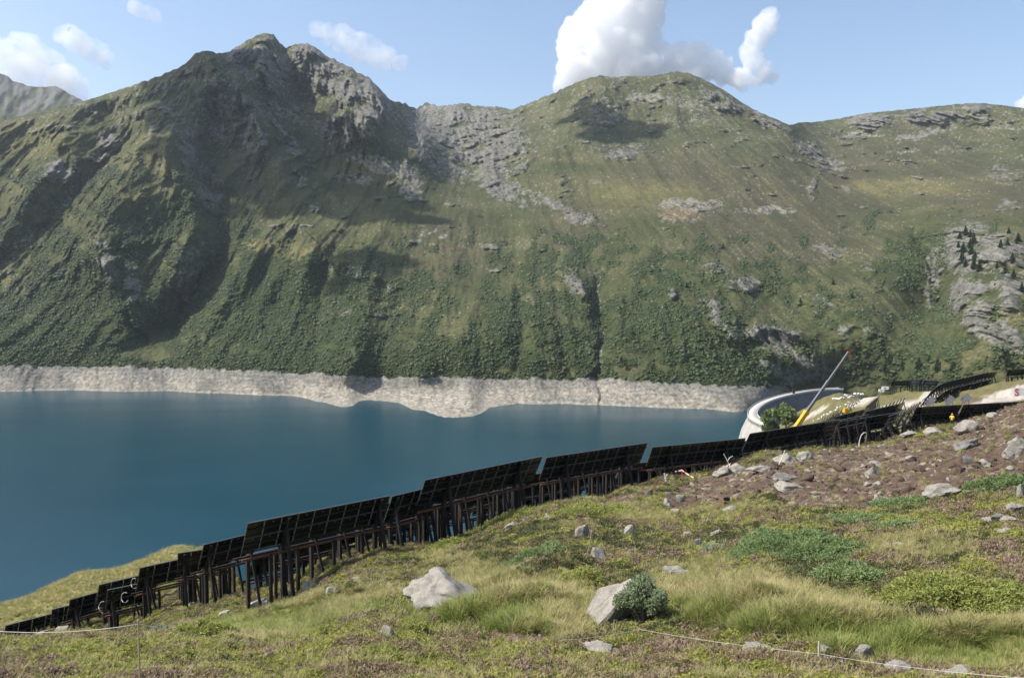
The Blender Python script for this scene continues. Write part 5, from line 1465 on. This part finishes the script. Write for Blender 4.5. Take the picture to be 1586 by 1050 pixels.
    for i in range(11):
        x = 1262 + i * 5.2 + rr.uniform(-2, 2); y = 652 - i * 2.9 + rr.uniform(-1, 1)
        p = Vector(hit(x, y + 1.5, 130, 600)); V, Fc = rock_mesh(3100 + i, 2, 7, .12)
        o = mesh_from('white_sack', V * np.array([.3 + .3 * rr.random(), .3, .25 + .35 * rr.random()]), Fc, M_WHITE, True); o.location = (p.x, p.y, p.z + .2)
        tag(o, '%s white bundle from the left under the frame row right of the boom' % ORD[i], 'sack', 'white bundles along the frames')
    p = Vector(hit(1310, 642, 130, 400)); V, Fc = [], []
    g0 = gz(p.x, p.y)
    root = empty('yellow_machine', (p.x, p.y, g0), .3, 'small yellow machine cab standing among the frames right of the crane', 'machine')
    zz = max(.6, p.z - g0)
    add_box(V, Fc, (-.9, -.7, zz), (.9, .7, zz + 1.1)); mesh_from('body', V, Fc, M_YEL, parent=root)
    V, Fc = [], []; add_box(V, Fc, (-.6, -.5, zz + 1.1), (.3, .5, zz + 1.35)); mesh_from('hood', V, Fc, M_YEL, parent=root)
    V, Fc = [], []
    for lx in (-.6, .6): add_bar(V, Fc, (lx, 0, -.2), (lx, 0, zz), .2, .2)
    mesh_from('undercarriage', V, Fc, M_STEEL, parent=root)
    # banner at the right edge of the yard: a red S on white, cut by the picture edge
    p = Vector(pt(1590, 607, 195)); g0 = gz(p.x, p.y)
    root = empty('site_banner', (p.x, p.y, g0), 0, 'white banner with a red letter S at the right picture edge', 'banner')
    zz = max(.4, p.z - g0)
    V, Fc = [], []; add_box(V, Fc, (-3.1, 0, zz - 1.1), (3.4, .04, zz + 1.0)); mesh_from('cloth', V, Fc, M_WHITE, parent=root)
    cu = bpy.data.curves.new('letter', 'FONT'); cu.body = 'S'; cu.size = 2.4; cu.extrude = .01; cu.offset = .05
    to = bpy.data.objects.new('letter', cu); COL.objects.link(to)
    bpy.context.view_layer.update()
    me = bpy.data.meshes.new_from_object(to.evaluated_get(bpy.context.evaluated_depsgraph_get()))
    bpy.data.objects.remove(to)
    me.materials.clear(); me.materials.append(M_RED)
    lo = bpy.data.objects.new('letter', me); COL.objects.link(lo); lo.parent = root; lo.location = (-2.9, -.03, zz - .92); lo.rotation_euler = (math.pi / 2, 0, 0)
    V, Fc = [], []
    for lx in (-3.0, 3.3): add_bar(V, Fc, (lx, .08, -.3), (lx, .08, zz + 1.0), .07, .07)
    mesh_from('frame', V, Fc, M_STEEL, parent=root)
M_GREYMOD = simple_mat('grey_module_back', (.10, .105, .11), .35, .1, .15, 2)
build_site()

# ---------------------------------------------------------------- a worker under the far right tables
def build_worker():
    p = Vector(pt(1474, 668, 109)); g = gz(p.x, p.y)
    h = 1.75
    J = {'pel': (0, 0, .95), 'chest': (.0, .04, 1.32), 'neck': (0, .05, 1.5), 'head': (0, .03, 1.62), 'top': (0, .02, 1.74),
         'lh': (-.1, 0, .9), 'lk': (-.11, -.05, .5), 'lf': (-.11, .02, .08), 'lt': (-.11, -.14, .04), 'rh': (.1, 0, .9), 'rk': (.12, -.1, .5), 'rf': (.13, .05, .08), 'rt': (.13, -.1, .04),
         'ls': (-.2, .04, 1.42), 'le': (-.28, -.02, 1.14), 'lw': (-.24, -.22, .98), 'rs': (.2, .04, 1.42), 're': (.3, -.06, 1.16), 'rw': (.22, -.27, 1.08)}
    rad = {'pel': .15, 'chest': .17, 'neck': .06, 'head': .1, 'top': .075, 'lh': .1, 'lk': .07, 'lf': .05, 'lt': .04, 'rh': .1, 'rk': .07, 'rf': .05, 'rt': .04, 'ls': .08, 'le': .055, 'lw': .042, 'rs': .08, 're': .055, 'rw': .042}
    E = [('pel', 'chest'), ('chest', 'neck'), ('neck', 'head'), ('head', 'top'), ('pel', 'lh'), ('lh', 'lk'), ('lk', 'lf'), ('lf', 'lt'), ('pel', 'rh'), ('rh', 'rk'), ('rk', 'rf'), ('rf', 'rt'), ('chest', 'ls'), ('ls', 'le'), ('le', 'lw'), ('chest', 'rs'), ('rs', 're'), ('re', 'rw')]
    names = list(J); me = bpy.data.meshes.new('body'); me.from_pydata([J[n] for n in names], [(names.index(a), names.index(b)) for a, b in E], [])
    root = empty('person', (p.x, p.y, g), math.radians(150), 'worker in yellow jacket and helmet standing under the far right panel table', 'person')
    o = bpy.data.objects.new('body', me); COL.objects.link(o); o.parent = root
    md = o.modifiers.new('skin', 'SKIN'); o.modifiers.new('sub', 'SUBSURF').levels = 1; o.modifiers['sub'].render_levels = 1
    for i, n in enumerate(names): me.skin_vertices[0].data[i].radius = (rad[n], rad[n])
    me.skin_vertices[0].data[0].use_root = True
    k = Nodes('work_clothes'); tc = k.new('ShaderNodeTexCoord'); sp = k.new('ShaderNodeSeparateXYZ'); k.link(tc.outputs['Object'], sp.inputs[0])
    dv = k.new('ShaderNodeMath', operation='DIVIDE'); dv.inputs[1].default_value = 2.0; k.link(sp.outputs[2], dv.inputs[0])
    rp = k.ramp(dv.outputs[0], [(.0, (.05, .05, .06)), (.45, (.06, .06, .075)), (.46, (.7, .55, .05)), (.745, (.7, .55, .05)), (.75, (.45, .28, .2))]); rp.color_ramp.interpolation = 'CONSTANT'
    k.link(rp.outputs[0], k.b.inputs['Base Color']); me.materials.append(k.m)
    V, Fc = [], []
    add_tube(V, Fc, [(0, .02, 1.68), (0, .02, 1.74), (0, .02, 1.80), (0, .02, 1.825)], [.135, .128, .09, .02], 12); mesh_from('helmet', V, Fc, M_YEL, True, parent=root)
build_worker()

# ---------------------------------------------------------------- stakes, tape, ropes, pipes
M_WOOD = simple_mat('weathered_wood', (.36, .28, .18), .9, 0, .25, 8)
M_BLEACH = simple_mat('bleached_branch', (.62, .58, .52), .85, 0, .2, 8)
M_ROPE = simple_mat('white_rope', (.48, .47, .43), .8, 0, .1, 10)
M_TAPE = Nodes('red_white_tape')
def _tape():
    k = M_TAPE; at = k.new('ShaderNodeAttribute', attribute_name='run'); w = k.new('ShaderNodeMath', operation='PINGPONG'); w.inputs[1].default_value = .35; k.link(at.outputs['Fac'], w.inputs[0])
    g = k.new('ShaderNodeMath', operation='GREATER_THAN'); g.inputs[1].default_value = .2; k.link(w.outputs[0], g.inputs[0])
    k.link(k.mix((.72, .70, .68), (.60, .12, .08), g.outputs[0]), k.b.inputs['Base Color']); k.b.inputs['Roughness'].default_value = .5
    return k.m
M_TAPE = _tape()
def stick(name, px, pyb, ptx, pty, r, mat, label, cat, fork=None, group=None, lean=0.0):
    a = Vector(hit(px, pyb)); b = Vector(pt(ptx, pty, a.y + lean)); d = b - a
    V, Fc = [], []
    add_tube(V, Fc, [-d * .12, d * .5 + Vector((r, 0, 0)), d], [r, r * .95, r * .8], 7)
    root = empty(name, a, 0, label, cat, group)
    mesh_from('shaft', V, Fc, mat, parent=root)
    if fork:
        e = Vector(pt(fork[0], fork[1], a.y)) - a
        V, Fc = [], []; add_tube(V, Fc, [d * .45, d * .6 + (e - d * .6) * .5, e], [r * .9, r * .7, r * .5], 6); mesh_from('branch', V, Fc, mat, parent=root)
    return a, b

def tube_thing(name, pts, r, mat, label, cat, seg=6, group=None):
    V, Fc = [], []; b = Vector(pts[0]); add_tube(V, Fc, [Vector(p) - b for p in pts], r, seg)
    o = mesh_from(name, V, Fc, mat, True); o.location = b; tag(o, label, cat, group); return o

def sag(a, b, s, n=10):
    return [a + (b - a) * (i / n) - Vector((0, 0, s * 4 * (i / n) * (1 - i / n))) for i in range(n + 1)]

def build_small():
    stick('wooden_stake', 907, 870, 917, 820, .022, M_WOOD, 'thin light wooden stake leaning in the heath below the panel row', 'stake')
    stick('bleached_stick', 1131, 724, 1121, 703, .05, M_BLEACH, 'white forked stick standing between pale blocks', 'stick', (1135, 706))
    stick('bleached_stick', 1031, 748, 1029, 733, .07, M_BLEACH, 'short white stick beside the barrier tape', 'stick', (1034, 734))
    stick('white_stake', 1205, 722, 1216, 697, .05, M_BLEACH, 'white stake leaning against the large rounded rock', 'stake')
    posts = []
    for i, (x, yb, yt, lab) in enumerate(((991, 752, 739, 'left red post of the barrier tape'), (1056, 742, 728, 'middle red post of the barrier tape'), (1016, 752, 746, 'short red post between the taller tape posts'), (1131, 728, 718, 'right red post of the barrier tape at the forked stick'))):
        a = Vector(hit(x, yb)); b = Vector(pt(x + .5, yt, a.y)); posts.append(b)
        V, Fc = [], []; add_bar(V, Fc, (0, 0, -.2), b - a, .09, .09); o = mesh_from('tape_post', V, Fc, M_RED); o.location = a; tag(o, lab, 'post', 'barrier posts')
    def tape(a, b, s, lab):
        P = sag(a, b, s, 14); V = []; run = []
        for i, p in enumerate(P):
            w = .06 + .02 * math.sin(i * 1.9); V += [p - P[0] + Vector((0, .012, w)), p - P[0] - Vector((0, .012, w))]; run += [i * (b - a).length / 14] * 2
        V2 = [tuple(v) for v in V]; n = len(V2)
        V2 += [(v[0], v[1] + .01, v[2]) for v in V2]; run += run
        Fc = [(2 * i, 2 * i + 1, 2 * i + 3, 2 * i + 2) for i in range(14)] + [(n + 2 * i, n + 2 * i + 2, n + 2 * i + 3, n + 2 * i + 1) for i in range(14)]
        o = mesh_from('barrier_tape', V2, Fc, M_TAPE); set_attr(o, 'run', run); o.location = P[0]; tag(o, lab, 'tape', 'barrier tapes')
    tape(posts[0], posts[1], .06, 'red and white tape sagging between the left and middle red posts')
    tape(posts[1], Vector(hit(1074, 741)) + Vector((0, 0, .1)), .05, 'red and white tape running down right of the middle red post')
    tape(posts[0], Vector(hit(1010, 753)) + Vector((0, 0, .1)), .05, 'red and white tape running down to the short red post')
    tape(Vector(hit(1108, 734)) + Vector((0, 0, .2)), posts[3], .05, 'red and white tape rising to the forked stick')
    # rusty beam with a small plate on the heath
    a = Vector(hit(1102, 797)) + Vector((0, 0, .08)); b = Vector(hit(1123, 783)) + Vector((0, 0, .28))
    root = empty('rusty_beam', a, 0, 'rusty steel beam lying in the heath with a small dark plate', 'beam')
    V, Fc = [], []; add_bar(V, Fc, (0, 0, 0), b - a, .16, .14); mesh_from('shaft', V, Fc, M_RUST, parent=root)
    V, Fc = [], []; c = b - a + Vector((.1, 0, .15)); add_box(V, Fc, (c.x - .2, c.y - .03, c.z - .12), (c.x + .2, c.y + .03, c.z + .12)); mesh_from('plate', V, Fc, M_STEEL, parent=root)
    # white hoses
    def loop(cx, cyy, D, rx, ry, a0, a1, r, lab):
        pts = []
        for i in range(17):
            t = math.radians(a0 + (a1 - a0) * i / 16); pts.append(Vector(pt(cx + rx * math.cos(t), cyy - ry * math.sin(t), D + .25 * math.sin(i))))
        tube_thing('cable_loop', pts, r, M_ROPE, lab, 'cable', 6, 'white cable loops')
    loop(208, 903, 66, 5, 8, 70, 300, .026, 'upper right white cable loop on the left tables')
    loop(193.5, 925, 66, 5.5, 8, 60, 330, .026, 'middle white cable loop on the left tables')
    loop(160, 940, 67, 7, 9, 80, 260, .026, 'lower left white cable loop on the left tables')
    pts = [Vector(hit(1330, 693)), Vector(pt(1331, 683, 100)), Vector(pt(1334, 674, 100)), Vector(pt(1338, 670, 100)), Vector(pt(1342, 670, 100)), Vector(pt(1342, 675, 100.5)), Vector(pt(1340, 690, 101))]
    tube_thing('pipe_hoop', pts, .055, M_ROPE, 'white bent pipe standing at the edge of the brown soil', 'pipe', 8)
    # rope fences of the foreground
    def rope(pxs, lab, r=.004, sg=.05):
        P = [Vector(pt(x, y, D)) for x, y, D in pxs]; pts = []
        for a, b in zip(P[:-1], P[1:]): pts += sag(a, b, sg, 8)[:-1]
        pts.append(P[-1]); tube_thing('rope', pts, r, M_ROPE, lab, 'rope', 5)
    def peg(px, py, D, lab, mat, r=.009):
        t = Vector(pt(px, py, D)); g = gz(t.x, t.y); V, Fc = [], []; add_tube(V, Fc, [(0, 0, -.15), (0, 0, (t.z - g) * .5), (0, 0, t.z - g + .04)], r, 6)
        o = mesh_from('rope_peg', V, Fc, mat); o.location = (t.x, t.y, g); tag(o, lab, 'peg')
        return t
    def gd(px, py, up):   # distance at which a rope point up metres above ground appears at that pixel
        D = np.exp(np.linspace(math.log(8), math.log(60), 500)); Q = pt(np.full(500, px), np.full(500, py), D)
        b = Q[:, 2] - up < ground_z(Q[:, 0], Q[:, 1]); return float(D[np.argmax(b)])
    d1, d2, d3, d4 = gd(868, 991, .3), gd(990, 974, .42), gd(1268, 1008, .32), gd(1600, 1050, .35)
    peg(990, 974, d2, 'thin dark peg holding the foreground rope at its bend', M_WOOD); peg(1268, 996, gd(1268, 996, .42), 'short white peg under the foreground rope', M_BLEACH, .013)
    rope([(868, 991, d1), (990, 974, d2), (1268, 1012, d3), (1600, 1051, d4)], 'thin white rope running across the lower right foreground')
    e1, e2, e3 = gd(-20, 976, .35), gd(215, 966, .36), gd(392, 993, .25)
    peg(214, 965, e2, 'thin peg holding the left foreground rope', M_WOOD)
    rope([(-20, 976, e1), (215, 966, e2), (392, 993, e3)], 'thin white rope running across the lower left foreground')
build_small()
# ---------------------------------------------------------------- clouds
def cloud_mat(name, dens, nscale=0.0, lo=.4, hi=.7):
    m = bpy.data.materials.new(name); m.use_nodes = True; t = m.node_tree; n = t.nodes; n.clear()
    out = n.new('ShaderNodeOutputMaterial'); v = n.new('ShaderNodeVolumePrincipled'); v.inputs['Color'].default_value = (1, 1, 1, 1); v.inputs['Anisotropy'].default_value = 0.0
    v.inputs['Density'].default_value = dens
    if nscale:
        tc = n.new('ShaderNodeNewGeometry'); nz = n.new('ShaderNodeTexNoise'); nz.inputs['Scale'].default_value = nscale; nz.inputs['Detail'].default_value = 5; nz.inputs['Roughness'].default_value = .62
        t.links.new(tc.outputs['Position'], nz.inputs['Vector'])
        mr = n.new('ShaderNodeMapRange'); mr.inputs['From Min'].default_value = lo; mr.inputs['From Max'].default_value = hi; mr.inputs['To Max'].default_value = dens
        t.links.new(nz.outputs[0], mr.inputs['Value']); t.links.new(mr.outputs[0], v.inputs['Density'])
    t.links.new(v.outputs[0], out.inputs['Volume'])
    return m

def cloud_volume(name, S, mat, label, voxel, rough, group='clouds in view', fine=.35):
    S = np.array(S); c = S[:, :3].mean(0)
    bm = bmesh.new()
    for (x, y, z, r) in S:
        q = bmesh.ops.create_icosphere(bm, subdivisions=2, radius=r)
        for w in q['verts']: w.co += Vector((x - c[0], y - c[1], z - c[2]))
    me = bpy.data.meshes.new(name); bm.to_mesh(me); bm.free()
    o = bpy.data.objects.new(name, me); COL.objects.link(o)
    md = o.modifiers.new('union', 'REMESH'); md.mode = 'VOXEL'; md.voxel_size = voxel
    dg = bpy.context.evaluated_depsgraph_get(); dg.update()
    m2 = bpy.data.meshes.new_from_object(o.evaluated_get(dg))
    o.modifiers.clear(); o.data = m2; bpy.data.meshes.remove(me); m2.name = name
    n = len(m2.vertices); V = np.empty(n * 3, np.float32); m2.vertices.foreach_get('co', V); V = V.reshape(-1, 3).astype(float)
    N = np.empty(n * 3, np.float32); m2.vertices.foreach_get('normal', N); N = N.reshape(-1, 3)
    a = V / (rough * 4.0); b = V / (rough * 1.5)
    d = rough * (1 - 2 * np.abs(perlin(a[:, 0], a[:, 1], a[:, 2], 401))) * .9 + rough * fine * (1 - 2 * np.abs(perlin(b[:, 0], b[:, 1], b[:, 2], 402)))
    V = V + N * d[:, None]
    m2.vertices.foreach_set('co', V.astype(np.float32).ravel()); m2.update()
    m2.materials.clear(); m2.materials.append(mat)
    o.location = c
    tag(o, label, 'cloud', group)
    return o
M_CUM = cloud_mat('cumulus', .007)
M_PLUME = cloud_mat('ragged_cloud', .009, .006, .32, .6)
M_WISP = cloud_mat('thin_cloud', .007, .0042, .36, .72)
M_OVER = cloud_mat('overhead_cloud', .04)
def px_lobes(L, D, seed):
    r = random.Random(seed); out = []
    for x, y, rad in L:
        rr = rad * D / F; d = D + r.uniform(-.7, .7) * rr
        p = pt(x, y, d); out.append((p[0], p[1], p[2], rr))
    return out
def knobbly(S, n, seed, k=.42):
    """small knobs round the outside of each lobe"""
    r = np.random.default_rng(seed); out = list(S)
    for x, y, z, q in S:
        for _ in range(n):
            u = r.normal(size=3); u /= np.linalg.norm(u); s = q * r.uniform(.25, k)
            out.append((x + u[0] * q * .95, y + u[1] * q * .95, z + u[2] * q * .95, s))
    return out
def build_clouds():
    big = [(888, 108, 24), (884, 78, 20), (898, 48, 26), (925, 26, 28), (962, 12, 30), (998, 4, 32), (940, 72, 44), (985, 62, 38), (1008, 28, 20), (876, 126, 16), (930, 110, 34), (980, 105, 36), (1022, 96, 28), (1058, 88, 20), (1080, 82, 16), (1103, 98, 18), (1120, 112, 16), (1138, 120, 13), (1045, 112, 26), (1078, 114, 22), (1000, -28, 30), (960, -22, 34), (925, 130, 26), (1000, 132, 26), (1060, 132, 22)]
    cloud_volume('cloud', knobbly(px_lobes(big, 9000, 1), 7, 2), M_CUM, 'big white cumulus cloud towering behind the rounded right summit', 24, 34)
    tail = [(1150, 122, 15), (1172, 116, 15), (1168, 98, 14), (1162, 80, 15), (1170, 62, 16), (1184, 42, 17), (1190, 28, 12), (1194, 118, 10), (1182, 104, 10)]
    cloud_volume('cloud', knobbly(px_lobes(tail, 8800, 3), 6, 4), M_PLUME, 'ragged white cloud plume rising at the right of the big cumulus', 18, 30)
    for i, (L, lab) in enumerate((
        ([(492, 48, 10), (512, 54, 12), (535, 64, 16), (555, 74, 19), (578, 84, 19), (600, 92, 14), (618, 96, 10), (530, 54, 10)], 'small white cloud above the slope right of the left summit'),
        ([(20, 92, 30), (45, 88, 28), (72, 110, 30), (97, 130, 26), (38, 122, 30), (118, 146, 16), (2, 112, 26), (36, 68, 16)], 'broad thin white cloud over the distant ridge at the left edge'),
        ([(102, 56, 12), (122, 68, 16), (144, 80, 15), (160, 92, 10)], 'small thin cloud above the broad one at the left'),
        ([(212, 14, 8), (228, 21, 9), (240, 27, 7)], 'tiny thin cloud near the top left of the sky'),
        ([(1584, 165, 7), (1594, 160, 9)], 'tip of a white cloud at the right picture edge'))):
        cloud_volume('cloud', knobbly(px_lobes(L, 9000, 10 + i), 4, 20 + i, .5), M_WISP if i < 4 else M_CUM, lab, 22, 50)
    # clouds overhead, out of the picture, whose shadows lie on the slopes
    def over(T, label, seed, z0):
        S = []
        for x, y, D, rad in T:
            p = Vector(pt(x, y, D)); t = (z0 - p.z) / SUN.z; q = p + SUN * t; S.append((q.x, q.y, q.z, rad * D / F))
        cloud_volume('cloud', knobbly(S, 5, seed, .6), M_OVER, label, 20, 26, 'clouds above the picture')
    over([(325, 128, 2330, 30), (345, 165, 2250, 44), (385, 185, 2330, 44), (405, 230, 2250, 48), (450, 260, 2150, 46), (495, 285, 2080, 46), (540, 290, 2050, 40), (580, 310, 1960, 36), (480, 320, 1950, 40), (540, 335, 1850, 40), (600, 345, 1800, 34), (640, 330, 1900, 24), (430, 205, 2380, 34), (500, 222, 2400, 30), (545, 232, 2330, 26), (330, 230, 2030, 36), (420, 310, 1950, 36), (300, 180, 2150, 30), (290, 150, 2250, 30), (350, 120, 2380, 30), (370, 150, 2400, 34), (360, 270, 1960, 36), (390, 300, 1930, 34), (590, 270, 2150, 24), (665, 345, 1790, 22), (330, 320, 1800, 26), (460, 345, 1800, 26), (520, 260, 2230, 30), (470, 290, 2060, 34), (560, 350, 1770, 26), (620, 315, 1950, 28), (575, 285, 2080, 26), (440, 330, 1870, 26), (350, 200, 2150, 34), (400, 265, 2060, 30)], 'cloud overhead shading the flank of the left mountain', 41, 1650)
    over([(930, 190, 2700, 26), (955, 205, 2620, 34), (985, 208, 2600, 34), (950, 225, 2520, 26), (905, 165, 2820, 16), (890, 190, 2720, 14)], 'cloud overhead shading the rounded right summit', 42, 1750)
    over([(580, 430, 1480, 26), (620, 420, 1530, 20), (560, 470, 1420, 22)], 'small cloud overhead shading the scrub below the bowl', 43, 1500)
build_clouds()
# ---------------------------------------------------------------- air
def build_haze():
    x0, x1, y0, y1, z0, z1 = -3500, 3500, -300, 6600, -420, 1290
    V = [(x, y, z) for z in (z0, z1) for y in (y0, y1) for x in (x0, x1)]
    Fc = [(0, 2, 3, 1), (4, 5, 7, 6), (0, 1, 5, 4), (2, 6, 7, 3), (0, 4, 6, 2), (1, 3, 7, 5)]
    m = bpy.data.materials.new('hazy_air'); m.use_nodes = True
    n = m.node_tree.nodes; n.clear()
    out = n.new('ShaderNodeOutputMaterial'); v = n.new('ShaderNodeVolumePrincipled')
    v.inputs['Color'].default_value = (.80, .88, 1.0, 1)
    v.inputs['Density'].default_value = HAZE
    v.inputs['Anisotropy'].default_value = 0.2
    m.node_tree.links.new(v.outputs[0], out.inputs['Volume'])
    o = mesh_from('haze', V, Fc, m)
    tag(o, kind='stuff')
    o.display_type = 'WIRE'
HAZE = 0.000028
build_haze()
